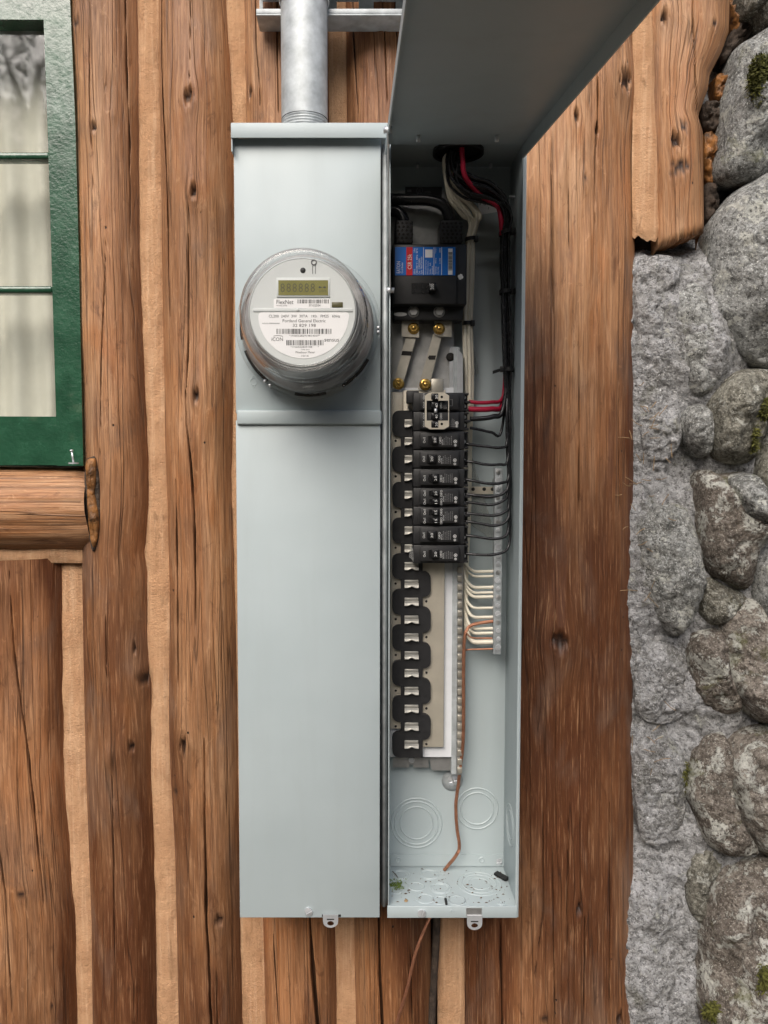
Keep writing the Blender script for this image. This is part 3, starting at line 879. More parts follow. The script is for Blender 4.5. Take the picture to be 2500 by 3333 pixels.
# horizontal sill log with its cut end and the foam that fills the gap beside it
def sill_log():
    cyx = 1662
    Yc = E + 0.004
    r = 0.5 * (PZ(1522, 0.10) - PZ(1803, 0.10))
    cz = PZ(cyx, 0.10)
    n_a, n_x = 90, 150
    xs = np.linspace(PX(-700, cyx, 0.1), PX(279, cyx, 0.1), n_x)
    a = np.linspace(math.radians(-100), math.radians(100), n_a)
    A, X = np.meshgrid(a, xs, indexing='ij')
    end = np.clip((X - xs[-1] + 0.012) / 0.012, 0, 1)
    rad = r * (1 - 0.04 * end ** 2) + 0.0016 * fbm(X * 9, A * 3, 1.0, 3)
    X = X + 0.006 * (np.sin(A) * -0.7) * np.clip((X - xs[-1] + 0.1) / 0.1, 0, 1)
    Yv = Yc - rad * np.cos(A) * 0.98
    Zv = cz + rad * np.sin(A)
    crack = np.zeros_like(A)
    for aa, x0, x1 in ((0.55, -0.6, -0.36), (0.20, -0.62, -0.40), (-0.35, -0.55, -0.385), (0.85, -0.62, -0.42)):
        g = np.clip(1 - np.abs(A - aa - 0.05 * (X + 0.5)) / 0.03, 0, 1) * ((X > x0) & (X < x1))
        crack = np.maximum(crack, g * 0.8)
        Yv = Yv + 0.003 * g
    tn = -0.30 + 0.50 * np.clip((-0.1 - A) / 0.8, 0, 1) + 0.12 * fbm(X * 3, A * 4, 7.0, 3)  # paler lit top and shaded underside painted into the tone
    V = np.stack([X, Yv, Zv], -1)
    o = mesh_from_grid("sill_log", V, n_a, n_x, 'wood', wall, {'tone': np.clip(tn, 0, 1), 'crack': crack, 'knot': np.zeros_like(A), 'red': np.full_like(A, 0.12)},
                       np.stack([A * r + 5.5, X + 2.2], -1))
    # cut end
    mb = MB()
    ring = [Vector(V[i, -1]) for i in range(0, n_a, 3)]
    c = Vector((ring[0].x - 0.004, Yc, cz))
    vs, fs = [], []
    nr = len(ring)
    for k, s in enumerate((1.0, 0.93, 0.6, 0.2)):
        for p in ring:
            q = c + (p - c) * s
            q.x -= 0.004 * (k > 0) + 0.003 * float(fbm(q.y * 90, q.z * 90, 1.0, 3)) * (k > 0)
            vs.append(q)
    for k in range(3):
        for i in range(nr - 1):
            fs.append((k * nr + i, k * nr + i + 1, (k + 1) * nr + i + 1, (k + 1) * nr + i))
    mb.add(vs, fs, True)
    build("cut_end", mb, 'bark', o)
    return o
sill = sill_log()

def lumpy(name, pts, Y, bulge, mat, parent, seed, rings=16, seg=72, noise=0.15, nscale=40, skirt=0.03, power=2.2, fine=0.0, tilt=(0, 0)):
    """stone-like solid: outline in pixels at depth Y, bulging towards the viewer"""
    n = len(pts)
    cxp = sum(p[0] for p in pts) / n
    cyp = sum(p[1] for p in pts) / n
    out = []
    for k in range(seg):                          # closed smooth outline
        t = k / seg * n
        i = int(t); f = t - i
        p0, p1, p2, p3 = (pts[(i + j - 1) % n] for j in range(4))
        out.append(tuple(0.5 * ((2 * p1[d]) + (p2[d] - p0[d]) * f + (2 * p0[d] - 5 * p1[d] + 4 * p2[d] - p3[d]) * f * f + (3 * p1[d] - p0[d] - 3 * p2[d] + p3[d]) * f ** 3) for d in (0, 1)))
    vs, s_list = [], []
    c3 = P(cxp, cyp, Y)
    S = [math.sin(math.pi / 2 * i / (rings - 1)) for i in range(rings)] + [1.0]
    b3 = [P(x, y, Y) for x, y in out]
    for ri, s in enumerate(S):
        for p in b3:
            vs.append(c3 + (p - c3) * max(s, 0.02))
            s_list.append(s)
    V = np.array([tuple(v) for v in vs])
    s = np.array(s_list)
    h = bulge * np.clip(1 - s ** power, 0, 1) ** (1 / power)
    nz = fbm(V[:, 0] * nscale + seed * 3.7, V[:, 2] * nscale, seed * 1.9 + V[:, 1], 4, 0.5)
    V[:, 1] -= h * (1 + noise * nz) + tilt[0] * (V[:, 0] - c3.x) * (1 - s ** 6) + tilt[1] * (V[:, 2] - c3.z) * (1 - s ** 6)
    if fine:
        V[:, 1] -= fine * fbm(V[:, 0] * 150, V[:, 2] * 150, seed, 3, 0.6)
    w = 0.05 * bulge * nz
    V[:, 0] += w * (V[:, 0] - c3.x) / (abs(bulge) + 1e-6)
    V[-seg:, 1] = Y + skirt
    V[-seg:, 0] = c3.x + (V[-seg:, 0] - c3.x) * 0.96
    V[-seg:, 2] = c3.z + (V[-seg:, 2] - c3.z) * 0.96
    mb = MB()
    fs = [(r * seg + k, r * seg + (k + 1) % seg, (r + 1) * seg + (k + 1) % seg, (r + 1) * seg + k) for r in range(len(S) - 1) for k in range(seg)]
    mb.add(V.tolist(), fs, True)
    mb.f.append(tuple(range(seg))); mb.smooth.append(True)
    return build(name, mb, mat, parent)

lumpy("dark_gap_lens", [(278, 1505), (296, 1488), (312, 1492), (322, 1560), (326, 1660), (322, 1740), (308, 1792), (296, 1780), (284, 1700), (276, 1600)], 0.108, 0.003, 'bark', wall, 30, 8, 40, 0.6, 120, 0.03)  # dark lens in place of the cavity, its shade put into the colour
for i, poly in enumerate([[(282, 1500), (300, 1492), (312, 1500), (314, 1560), (304, 1620), (288, 1600), (280, 1550)],
                          [(284, 1595), (304, 1600), (318, 1650), (322, 1700), (318, 1750), (306, 1783), (294, 1750), (288, 1680)]]):
    lumpy("foam_filling", poly, 0.106, 0.006, 'foam', wall, 31 + i, 8, 32, 0.5, 120, 0.04)
for i, poly in enumerate([[(2372, -60), (2402, -40), (2408, 60), (2396, 110), (2380, 90)],
                          [(2372, 120), (2400, 78), (2440, 74), (2452, 100), (2424, 140), (2390, 170), (2356, 205), (2346, 186)],
                          [(2330, 250), (2352, 238), (2366, 250), (2358, 320), (2338, 330), (2324, 310)],
                          [(2286, 340), (2324, 330), (2350, 360), (2340, 420), (2300, 430), (2282, 390)],
                          [(2290, 440), (2318, 430), (2336, 470), (2330, 540), (2318, 600), (2296, 590), (2288, 520)],
                          [(2294, 610), (2316, 592), (2332, 620), (2340, 680), (2318, 722), (2296, 720)]]):
    lumpy("foam_filling", poly, E + 0.016, 0.012, 'bark' if i in (1, 3, 5) else 'foam', wall, 41 + i, 10, 40, 0.9, 150)

# ---------------------------------------------------------------- stone chimney
chim = empty("stone_chimney", (PX(2500, 3000, 0.15), 0.2, GROUND_Z), "rubble stone chimney of rounded lichen-spotted stones in rough grey mortar", "chimney")
rows, cols = 520, 170
pys = np.linspace(-420, 3760, rows)
X0, X1 = PX(2040, 1600, E), PX(3300, 1600, E)
Xg = np.linspace(X0, X1, cols)[None, :] * np.ones((rows, 1))
# finer columns near the log
Xg = X0 + (X1 - X0) * np.linspace(0, 1, cols)[None, :] ** 1.6 * np.ones((rows, 1))
Zg = np.array([PZ(p, E) for p in pys])[:, None] * np.ones((1, cols))
PYg = pys[:, None] * np.ones((1, cols))
PXg = CX + (Xg - CAM.x) * F_PX / (E - CAM.y)
Yg = np.full((rows, cols), E + 0.010)
for lx, ly, sx, sy, h in [(2170, 1000, 120, 170, 0.040), (2280, 1130, 90, 110, 0.042), (2230, 1230, 60, 60, 0.02), (2130, 1400, 70, 130, 0.020), (2170, 1730, 110, 110, 0.026), (2150, 1900, 120, 130, 0.036),
                          (2140, 2210, 100, 90, 0.022), (2150, 2300, 90, 40, 0.012), (2160, 2560, 90, 120, 0.026), (2200, 2720, 60, 40, 0.012), (2130, 2950, 90, 90, 0.020), (2150, 3200, 120, 130, 0.030), (2210, 3330, 60, 90, 0.02)]:
    Yg -= h * np.exp(-((PXg - lx) / sx) ** 2 - ((PYg - ly) / sy) ** 2)
rid = 1 - np.abs(fbm(Xg * 34, Zg * 30, 6.0, 3))
Yg -= 0.010 * fbm(Xg * 14, Zg * 14, 3.0, 3) + 0.0060 * (rid - 0.6) + 0.0030 * fbm(Xg * 110, Zg * 110, 9.0, 3, 0.65) + 0.0012 * fbm(Xg * 300, Zg * 300, 5.0, 2)
Yg -= 0.020 * np.clip((PXg - 2230) / 60.0, 0, 1)
top = np.clip((840 - PYg) / 60.0, 0, 1)                       # deep recess behind the log end
Yg += 0.045 * top
mesh_from_grid("mortar", np.stack([Xg, Yg, Zg], -1), rows, cols, 'mortar', chim)

stones = [
    ([(2400, -40), (2460, -90), (2560, -60), (2600, 20), (2540, 90), (2470, 108), (2440, 70), (2405, 60)], 'stone', 0.05, 0),
    ([(2377, 178), (2430, 140), (2520, 100), (2640, 160), (2680, 360), (2600, 560), (2470, 604), (2360, 604), (2328, 566), (2338, 450), (2356, 290)], 'stone_pale', 0.075, 0),
    ([(2304, 728), (2345, 668), (2397, 618), (2500, 570), (2640, 590), (2760, 760), (2740, 1020), (2620, 1190), (2500, 1210), (2437, 1199), (2373, 1146), (2302, 1029), (2287, 905), (2291, 805)], 'stone_pale', 0.095, 0),
    ([(2291, 1299), (2320, 1250), (2361, 1217), (2420, 1203), (2500, 1211), (2540, 1260), (2510, 1350), (2455, 1434), (2432, 1500), (2361, 1513), (2303, 1483), (2284, 1405), (2283, 1335)], 'stone', 0.075, 0),
    ([(2215, 1345), (2250, 1318), (2290, 1330), (2302, 1400), (2298, 1470), (2262, 1490), (2222, 1450), (2206, 1395)], 'stone_pale', 0.048, 0),
    ([(2446, 1460), (2470, 1410), (2530, 1380), (2620, 1420), (2650, 1560), (2590, 1660), (2500, 1690), (2455, 1640), (2434, 1550)], 'stone', 0.085, 0),
    ([(2255, 1545), (2290, 1528), (2326, 1540), (2400, 1534), (2445, 1560), (2452, 1652), (2490, 1734), (2440, 1800), (2422, 1900), (2385, 1912), (2332, 1889), (2279, 1852), (2255, 1758), (2250, 1640)], 'stone_brown', 0.070, 0),
    ([(2325, 1560), (2370, 1538), (2430, 1545), (2452, 1620), (2440, 1690), (2400, 1702), (2360, 1670), (2334, 1620)], 'stone_pale', 0.090, 0),
    ([(2074, 1720), (2130, 1648), (2215, 1645), (2252, 1715), (2272, 1850), (2266, 1940), (2238, 2015), (2188, 2066), (2146, 2036), (2096, 1950), (2070, 1830)], 'stone_pale', 0.055, 0),
    ([(2190, 960), (2255, 925), (2300, 1040), (2355, 1130), (2340, 1215), (2292, 1288), (2244, 1298), (2206, 1225), (2182, 1090)], 'stone_pale', 0.048, 0),
    ([(2074, 880), (2130, 832), (2198, 850), (2222, 960), (2200, 1100), (2135, 1190), (2082, 1130), (2064, 980)], 'mortar', 0.040, 0),
    ([(2072, 2125), (2150, 2088), (2222, 2130), (2252, 2230), (2236, 2310), (2184, 2352), (2110, 2350), (2070, 2290)], 'mortar', 0.034, 0),
    ([(2072, 2430), (2150, 2392), (2218, 2440), (2232, 2560), (2222, 2680), (2160, 2748), (2092, 2732), (2068, 2600)], 'mortar', 0.036, 0),
    ([(2074, 2990), (2140, 2900), (2215, 2925), (2225, 3010), (2170, 3060), (2100, 3070)], 'mortar', 0.026, 0),
    ([(2070, 3160), (2140, 3090), (2230, 3120), (2250, 3260), (2230, 3400), (2120, 3430), (2066, 3330)], 'mortar', 0.034, 0),
    ([(2090, 1330), (2150, 1290), (2205, 1330), (2210, 1440), (2160, 1500), (2096, 1470)], 'mortar', 0.026, 0),
    ([(2440, 1800), (2520, 1770), (2620, 1800), (2650, 1930), (2560, 2040), (2480, 2030), (2436, 1960), (2422, 1870)], 'stone_pale', 0.080, 0),
    ([(2255, 1880), (2285, 1862), (2340, 1895), (2400, 1920), (2420, 1960), (2360, 2010), (2300, 2030), (2262, 1990)], 'stone', 0.045, 0),
    ([(2325, 2000), (2372, 1952), (2444, 1945), (2480, 2019), (2530, 2090), (2560, 2200), (2530, 2310), (2469, 2339), (2412, 2312), (2362, 2244), (2325, 2156), (2314, 2062)], 'stone_brown', 0.085, 0),
    ([(2240, 2060), (2290, 2036), (2325, 2046), (2340, 2150), (2380, 2240), (2398, 2300), (2340, 2318), (2280, 2290), (2240, 2220), (2226, 2130)], 'stone_brown', 0.058, 0),
    ([(2331, 2450), (2350, 2400), (2400, 2362), (2500, 2345), (2620, 2400), (2660, 2560), (2600, 2720), (2500, 2760), (2437, 2744), (2381, 2650), (2348, 2570)], 'stone_brown', 0.088, 0),
    ([(2250, 2437), (2290, 2392), (2345, 2378), (2352, 2462), (2368, 2590), (2400, 2669), (2444, 2750), (2400, 2764), (2337, 2758), (2275, 2719), (2250, 2637), (2222, 2575), (2228, 2512)], 'stone_brown', 0.066, 0),
    ([(2246, 2760), (2290, 2738), (2340, 2766), (2338, 2810), (2296, 2870), (2276, 2960), (2262, 2990), (2232, 2940), (2224, 2840)], 'stone', 0.036, 0),
    ([(2287, 2890), (2312, 2844), (2355, 2803), (2425, 2772), (2520, 2770), (2640, 2830), (2720, 3000), (2740, 3300), (2640, 3480), (2420, 3520), (2290, 3400), (2250, 3190), (2253, 3060), (2268, 2960)], 'stone_brown', 0.100, 0),
    ([(2560, 2110), (2660, 2080), (2760, 2160), (2760, 2320), (2640, 2370), (2560, 2290)], 'stone', 0.08, 0),
    ([(2700, 1250), (2820, 1220), (2930, 1330), (2900, 1560), (2760, 1620), (2680, 1500)], 'stone', 0.08, 0),
    ([(2760, 560), (2900, 520), (3040, 680), (3020, 1000), (2880, 1120), (2780, 960)], 'stone_pale', 0.09, 0),
    ([(2710, 1720), (2850, 1700), (2960, 1860), (2880, 2020), (2740, 1990), (2670, 1860)], 'stone_pale', 0.08, 0),
    ([(2700, 2460), (2840, 2420), (2960, 2560), (2900, 2800), (2740, 2780), (2670, 2620)], 'stone_brown', 0.08, 0),
    ([(2240, 3480), (2330, 3460), (2420, 3540), (2440, 3700), (2320, 3740), (2230, 3660)], 'stone', 0.06, 0),
]
for i, (poly, mt, bl, _) in enumerate(stones):
    if mt == 'mortar':                                # stones buried under the mortar: low, ragged swellings
        lumpy("stone", poly, E - 0.002, bl * (0.5 if poly[0][1] < 1500 else 0.34), mt, chim, 60 + i, 30, 110, 0.75, 26, 0.03, 2.0, 0.0026)
        continue
    lumpy("stone", poly, E + 0.002, bl * 0.92, mt, chim, 60 + i, 30, 110, 0.30, 15, 0.035, 2.7, 0.0022, ((i * 37 % 11 - 5) * 0.05, (i * 53 % 9 - 4) * 0.05))

def moss_patch(cx, cy, rx, ry, Y, n, seed):
    rnd = random.Random(seed)
    mb = MB()
    for _ in range(n):
        a, r = rnd.random() * 6.283, math.sqrt(rnd.random())
        p = P(cx + rx * r * math.cos(a), cy + ry * r * math.sin(a), Y + 0.012 * r * r + rnd.uniform(-0.006, 0.004))
        d = Vector((rnd.uniform(-1, 1), rnd.uniform(-1.2, 0.2), rnd.uniform(-0.9, 0.7))).normalized() * rnd.uniform(0.004, 0.011)
        s = d.orthogonal().normalized() * rnd.uniform(0.0007, 0.0014)
        mb.add([p - s, p + s, p + d * 0.6 + s * 0.8, p + d, p + d * 0.6 - s * 0.8], [(0, 1, 2, 3, 4)])
    o = build("moss", mb, 'moss', chim)
    o['kind'] = "stuff"
    return o
moss_patch(2478, 268, 44, 92, 0.078, 2600, 1)
moss_patch(2492, 1335, 32, 40, 0.088, 600, 2)
moss_patch(2456, 1420, 10, 55, 0.090, 260, 3)
moss_patch(2320, 3290, 34, 28, 0.085, 500, 4)
moss_patch(2488, 3190, 22, 55, 0.052, 500, 5)
moss_patch(2228, 2530, 6, 60, 0.140, 160, 6)
rnd = random.Random(12)
mb = MB()
for _ in range(46):                                  # dry needles and twigs caught on the mortar
    p = P(rnd.gauss(2110, 45), rnd.choice((1400, 1450, 1520, 1560, 1880, 1700, 1300, 2450)) + rnd.gauss(0, 60), 0.118)
    d = Vector((rnd.uniform(-1, 1), rnd.uniform(-0.5, 0.3), rnd.uniform(-1, 1))).normalized() * rnd.uniform(0.008, 0.026)
    mb.tube([p, p + d * 0.5 + Vector((0, 0, rnd.uniform(-.002, .002))), p + d], 0.00045, 4, True, False, 3)
o = build("dry_needles", mb, 'needle', chim)
o['kind'] = "stuff"

# ---------------------------------------------------------------- window
win = empty("window", P(60, 1516, 0.14), "old wooden window with green gloss frame and three stacked panes", "window")
SF, SB = 0.118, 0.150            # sash front and back
mb = MB()
mb.prism([(141, 40), (228, -10), (271, 1516), (183, 1380)], SF, SB) if False else None
mb.prism([(128, -420), (206, -420), (228, 0), (245, 400), (257, 850), (271, 1516), (186, 1516), (183, 1376), (168, 860), (158, 520), (142, 64)], SF, SB)
build("stile", mb, 'green', win)
mb = MB(); mb.prism([(-760, -40), (138, -40), (142, 64), (-760, 58)], SF + 0.001, SB); build("top_rail", mb, 'green', win)
mb = MB(); mb.prism([(-760, 1372), (183, 1376), (186, 1514), (-760, 1514)], SF + 0.001, SB); build("bottom_rail", mb, 'green', win)
mb = MB(); mb.prism([(-760, 1352), (181, 1356), (184, 1380), (-760, 1376)], SF + 0.012, SB - 0.003); build("glazing_bead", mb, 'green', win)
for y in (515, 951):
    mb = MB()
    a, b = P(-760, y - 21, SF + 0.006), P(160 if y < 700 else 170, y + 2, SF + 0.006)
    mb.box(a.x, b.x, SF + 0.006, SB - 0.002, a.z, b.z, 0.003)
    build("muntin", mb, 'green', win)
for y0, y1 in ((40, 512), (512, 950), (950, 1385)):
    mb = MB()
    a, b = P(-760, y0, 0.140), P(188, y1, 0.140)
    mb.add([(a.x, 0.140, a.z), (b.x, 0.140, a.z), (b.x, 0.140, b.z), (a.x, 0.140, b.z)], [(0, 1, 2, 3)])
    build("pane", mb, 'glass', win)
mb = MB(); mb.prism([(-860, -420), (-760, -420), (-760, 1516), (-860, 1516)], SF, SB); build("stile", mb, 'green', win)
mb = MB(); mb.prism([(-900, -60), (230, -60), (230, -420), (-900, -420)], SF - 0.004, SB); build("head_trim", mb, 'green', win)

rows, cols = 40, 260
g = []
xa, xb = PX(-890, 700, 0.215), PX(245, 700, 0.215)
for r in range(rows):
    z = PZ(-160, 0.215) + (PZ(1500, 0.215) - PZ(-160, 0.215)) * r / (rows - 1)
    for c in range(cols):
        x = xa + (xb - xa) * c / (cols - 1)
        y = 0.214 + 0.008 * math.sin(x * 105 + 1.5 * math.sin(z * 2 + x * 9)) + 0.006 * math.sin(x * 57 + z * 1.3) + 0.0015 * float(vnoise(x * 60, z * 20, 1.0))
        g.append((x, y, z))
me_parent = None
cur = mesh_from_grid("curtain", g, rows, cols, 'curtain', None)
set_props(cur, "cream cloth curtain hanging in soft folds behind the green window", "curtain")

# carriage bolt sitting on the sill at the corner of the sash
root = empty("bolt", P(240, 1512, 0.10), "small zinc bolt and washer standing on the sill at the window corner", "bolt")
c = P(240, 1510, 0.105)
mb = MB(); mb.tube([c, P(233, 1466, 0.105)], 0.0014, 10, False); build("shank", mb, 'zinc', root)
mb = MB(); mb.tube([P(233, 1469, 0.105), P(232.5, 1464, 0.105)], 0.0024, 12, False); build("head", mb, 'zinc', root)
mb = MB(); mb.lathe((c.x, c.y), [(0.0022, c.z + 0.002), (0.0075, c.z + 0.002), (0.0075, c.z), (0.0022, c.z)], 24, 'z', True, False); build("washer", mb, 'zinc', root)

# ================================================================ ELECTRICAL PANEL (meter side + open breaker side)
XL0, XL1 = PX(769, 1480, 0), PX(1238, 1480, 0)            # meter side
XR0, XR1 = PX(1266, 1480, 0), PX(1704, 1480, 0)           # breaker side, outer
Z_BOT = PZ(2986, 0)
Z_TOP = PZ(545, BOX_D)
Z_FLOOR = PZ(2951, 0)
panel = empty("electrical_panel", (PX(1240, 2986, 0), 0.05, Z_BOT), "tall grey steel electrical panel, meter side closed and breaker side open", "electrical panel")

def screw(name, px, py, Y, r_px, parent, mat='zinc', ang=0.6, h=0.0022, hexed=False, phillips=False, label=None):
    c = P(px, py, Y)
    r = r_px * mpp(Y)
    mb = MB()
    slot = r * 0.2
    ca, sa = math.cos(ang), math.sin(ang)
    quads = [(0, math.pi), (math.pi, 2 * math.pi)]
    if phillips:
        quads = [(k * math.pi / 2, (k + 1) * math.pi / 2) for k in range(4)]
    for a0, a1 in quads:
        n = 10
        mid = (a0 + a1) / 2
        off = slot * (1.4 if phillips else 1.0)
        prof = []
        for k in range(n + 1):
            a = a0 + (a1 - a0) * k / n
            prof.append((r * 0.93 * math.cos(a) + off * math.cos(mid), r * 0.93 * math.sin(a) + off * math.sin(mid)))
        if phillips:
            prof.append((off * math.cos(mid), off * math.sin(mid)))
        fr = [Vector((c.x + x * ca - y * sa, Y - h * (1 - 0.35 * ((x * x + y * y) / (r * r)) ** 2), c.z + x * sa + y * ca)) for x, y in prof]
        mb.prism3(fr, Y)
    seg = 6 if hexed else 20
    mb.lathe((c.x, c.z), [(0.0001, Y - h * 0.35), (r * (1.12 if hexed else 0.98), Y - h * 0.35), (r * (1.12 if hexed else 1.0), Y + 0.001)], seg, 'y', False, False)
    return build(name, mb, mat, parent, label)

def ring(mb, c, r, Y, w=0.0012, h=0.0009, seg=56):
    mb.lathe((c.x, c.z), [(r - w, Y + 0.0005), (r - w * 0.3, Y - h), (r + w * 0.3, Y - h), (r + w, Y + 0.0005)], seg, 'y')

T = 0.0016
# --- meter side
mb = MB()
ztm = PZ(440, 0)
mb.box(XL0 + 0.003, XL0 + 0.003 + T, 0.004, BOX_D, Z_BOT + 0.004, ztm)
mb.box(XL1 - 0.003 - T, XL1 - 0.003, 0.004, BOX_D, Z_BOT + 0.004, ztm)
mb.box(XL0 + 0.003, XL1 - 0.003, BOX_D - T, BOX_D, Z_BOT + 0.004, ztm)
mb.box(XL0 + 0.005, XL1 - 0.005, 0.006, BOX_D - 0.002, Z_BOT + 0.004, Z_BOT + 0.004 + T)
build("meter_housing", mb, 'paint', panel)
mb = MB()
a, b = P(751, 399, -0.012), P(1262, 449, -0.012)
mb.box(a.x, b.x, -0.012, -0.012 + T, b.z, a.z, 0.0007)
mb.box(a.x, b.x, -0.0102, BOX_D + 0.003, a.z - T, a.z - 0.0002)
mb.box(a.x + 0.0002, a.x + T, -0.0102, 0.03, b.z - 0.016, a.z - T)
cap = build("top_cap", mb, 'paint', panel)
for x in (845, 1108):
    c = P(x, 394, 0.0)
    mb = MB()
    mb.lathe((c.x, 0.012), [(0.0001, a.z + 0.005), (0.0052, a.z + 0.005), (0.0055, a.z + 0.0006), (0.0095, a.z + 0.0006), (0.0095, a.z - 0.0004)], 12, 'z', False, False)
    build("screw", mb, 'zinc', cap)
c_m = P(1004, 1065, -0.02)                    # meter axis
mb = MB()
mb.box(XL0, XL1, 0.0, T, PZ(1345, 0), PZ(452, 0), 0.0007)
mb.box(XL0, XL0 + T, T + 0.0001, 0.02, PZ(1345, 0), PZ(452, 0))
mb.lathe((c_m.x, c_m.z), [(0.0895, 0.001), (0.0885, -0.004), (0.086, -0.007), (0.083, -0.008), (0.080, -0.008)], 64)
up = build("upper_cover", mb, 'paint', panel)
for x, ys in ((825, (1228, 1243, 1258)), (1190, (1232, 1262))):
    for i, y in enumerate(ys):
        c = P(x, y, 0.0)
        mb = MB(); ring(mb, c, 0.0045 if (len(ys) == 3 and i == 1) else 0.0016, 0.0, 0.0010, 0.0007, 24)
        build("embossed_dimple", mb, 'paint', up)
mb = MB()
a, b = P(770, 1335, -0.0065), P(1242, 1382, -0.0065)
mb.box(a.x, b.x, -0.0065, 0.004, b.z, a.z, 0.0022)
build("cross_band", mb, 'paint', panel)
mb = MB()
zb = PZ(2985, 0)
mb.box(XL0, XL1, -0.0015, T - 0.0015, zb, PZ(1368, 0), 0.0009)
mb.box(XL0 + 0.0001, XL0 + T, 0.0003, 0.02, zb + 0.0005, PZ(1380, 0))
low = build("lower_cover", mb, 'paint', panel)
screw("screw", 1005, 2966, -0.0015, 12.5, low, 'zinc', 0.5, 0.004)
mb = MB(); mb.bpx(1048, 2977, 1110, 2984, -0.0019, -0.001); build("slot", mb, 'dark', low)

def hasp(cx, y0, w, hgt, Y, parent, arrow=True):
    mb = MB()
    pts = [(cx - w, y0), (cx + w, y0)]
    for k in range(9):
        a = math.pi * k / 8
        pts.append((cx + w * math.cos(a) * (0.98 if k in (0, 8) else 1.0), y0 + hgt - w * 0.8 + w * 0.8 * math.sin(a)))
    # tab drawn with a real hole: outer outline bridged to the hole
    hole = [(cx + 11 * math.cos(-math.pi / 2 - 2 * math.pi * k / 14), y0 + hgt - 14 + 8 * math.sin(-math.pi / 2 - 2 * math.pi * k / 14)) for k in range(15)]
    out = [pts[0], (cx - 0.05, y0)] + hole + [(cx + 0.05, y0)] + pts[1:]
    mb.prism(out, Y, Y + 0.0012)
    o = build("hasp", mb, 'zinc', parent)
    mb = MB(); mb.bpx(cx - 12, y0 + hgt - 29, cx + 12, y0 + hgt - 25.5, Y - 0.0003, Y + 0.0004); build("slot", mb, 'dark', o)
    return o
hasp(1076, 2978, 25, 42, -0.0042, panel)

# --- galvanised rail between the two sides
mb = MB()
xa, xb = PX(1242, 1480, 0.01), PX(1263, 1480, 0.01)
xm, rr = (xa + xb) / 2, (xb - xa) / 2
prof = [(xm - rr * math.cos(t), 0.016 - 0.012 * math.sin(t)) for t in [math.pi * k / 12 for k in range(13)]] + [(xb, 0.05), (xa, 0.05)]
z0, z1 = Z_BOT + 0.012, PZ(462, 0)
n = len(prof)
mb.add([(x, y, z0) for x, y in prof] + [(x, y, z1) for x, y in prof],
       [(i, (i + 1) % n, (i + 1) % n + n, i + n) for i in range(n)] + [tuple(range(n)), tuple(range(2 * n - 1, n - 1, -1))], True)
build("joining_rail", mb, 'galv', panel)

# --- breaker cabinet shell
mb = MB(); mb.box(XR0, XR1, BOX_D, BOX_D + T, Z_BOT + 0.002, Z_TOP + T); back = build("cabinet_back", mb, 'paint', panel)
mb = MB()
mb.box(XR0, XR0 + T, 0.0, BOX_D - 0.0002, Z_FLOOR, Z_TOP, 0.0004)
build("cabinet_side", mb, 'paint', panel)
mb = MB()
mb.box(XR1 - T, XR1, 0.0, BOX_D - 0.0002, Z_BOT, Z_TOP, 0.0004)
mb.box(XR1 - 0.0045, XR1 - T - 0.0001, 0.0002, 0.0014, Z_FLOOR + 0.001, Z_TOP - 0.02)
side_r = build("cabinet_side", mb, 'paint', panel)
mb = MB()                                   # top plate with a round conduit opening is left solid; hub below
mb.box(XR0 + 0.0003, XR1 - 0.0003, 0.0, BOX_D - 0.0003, Z_TOP + 0.0001, Z_TOP + T)
top_pl = build("cabinet_top", mb, 'paint', panel)
mb = MB(); mb.box(XR0 + T + 0.0002, XR1 - T - 0.0002, 0.0015, BOX_D - 0.0003, Z_FLOOR - T, Z_FLOOR); floor = build("cabinet_floor", mb, 'paint', panel)
mb = MB(); a, b = P(1261, 2951, -0.001), P(1683, 2988, -0.001)
mb.box(a.x, b.x, -0.001, 0.0012, b.z, a.z + 0.0006, 0.0005); lip = build("bottom_lip", mb, 'paint', panel)
screw("screw", 1373, 2971, -0.0012, 12.5, lip, 'zinc', 1.3, 0.0045)
screw("screw", 1470, 2966, -0.0012, 5, lip, 'paint', -0.5, 0.001)
mb = MB(); mb.bpx(1518, 2956, 1568, 2982, -0.0022, -0.0012); build("hasp_plate", mb, 'steel', panel)
hasp(1545, 2980, 25, 47, -0.0034, panel)
mb = MB(); mb.bpx(1272, 2783, 1640, 2819, BOX_D - 0.0022, BOX_D - 0.0003); fl = build("floor_flange", mb, 'paint', panel)
for x in (1297, 1568):
    mb = MB(); c = P(x, 2799, BOX_D - 0.0022); ring(mb, c, 0.0036, BOX_D - 0.0022, 0.0012, 0.0012, 24); build("embossed_dimple", mb, 'paint', fl)
screw("screw", 1625, 2805, BOX_D - 0.0024, 9.5, fl, 'zinc', 0.2, 0.002, phillips=True)
# knockouts on the back
for cx, cy, rs in ((1356, 2679, (84, 73, 55)), (1553, 2632, (69, 54))):
    for r in rs:
        mb = MB(); c = P(cx, cy, BOX_D - 0.0003); ring(mb, c, r * mpp(BOX_D), BOX_D - 0.0003, 0.0014, 0.0011)
        build("knockout_ring", mb, 'paint', back)

def PF(px, py, z):
    d = _fw + Vector((1, 0, 0)) * ((px - CX) / F_PX) + _up * ((CY - py) / F_PX)
    return CAM + d * ((z - CAM.z) / d.z)

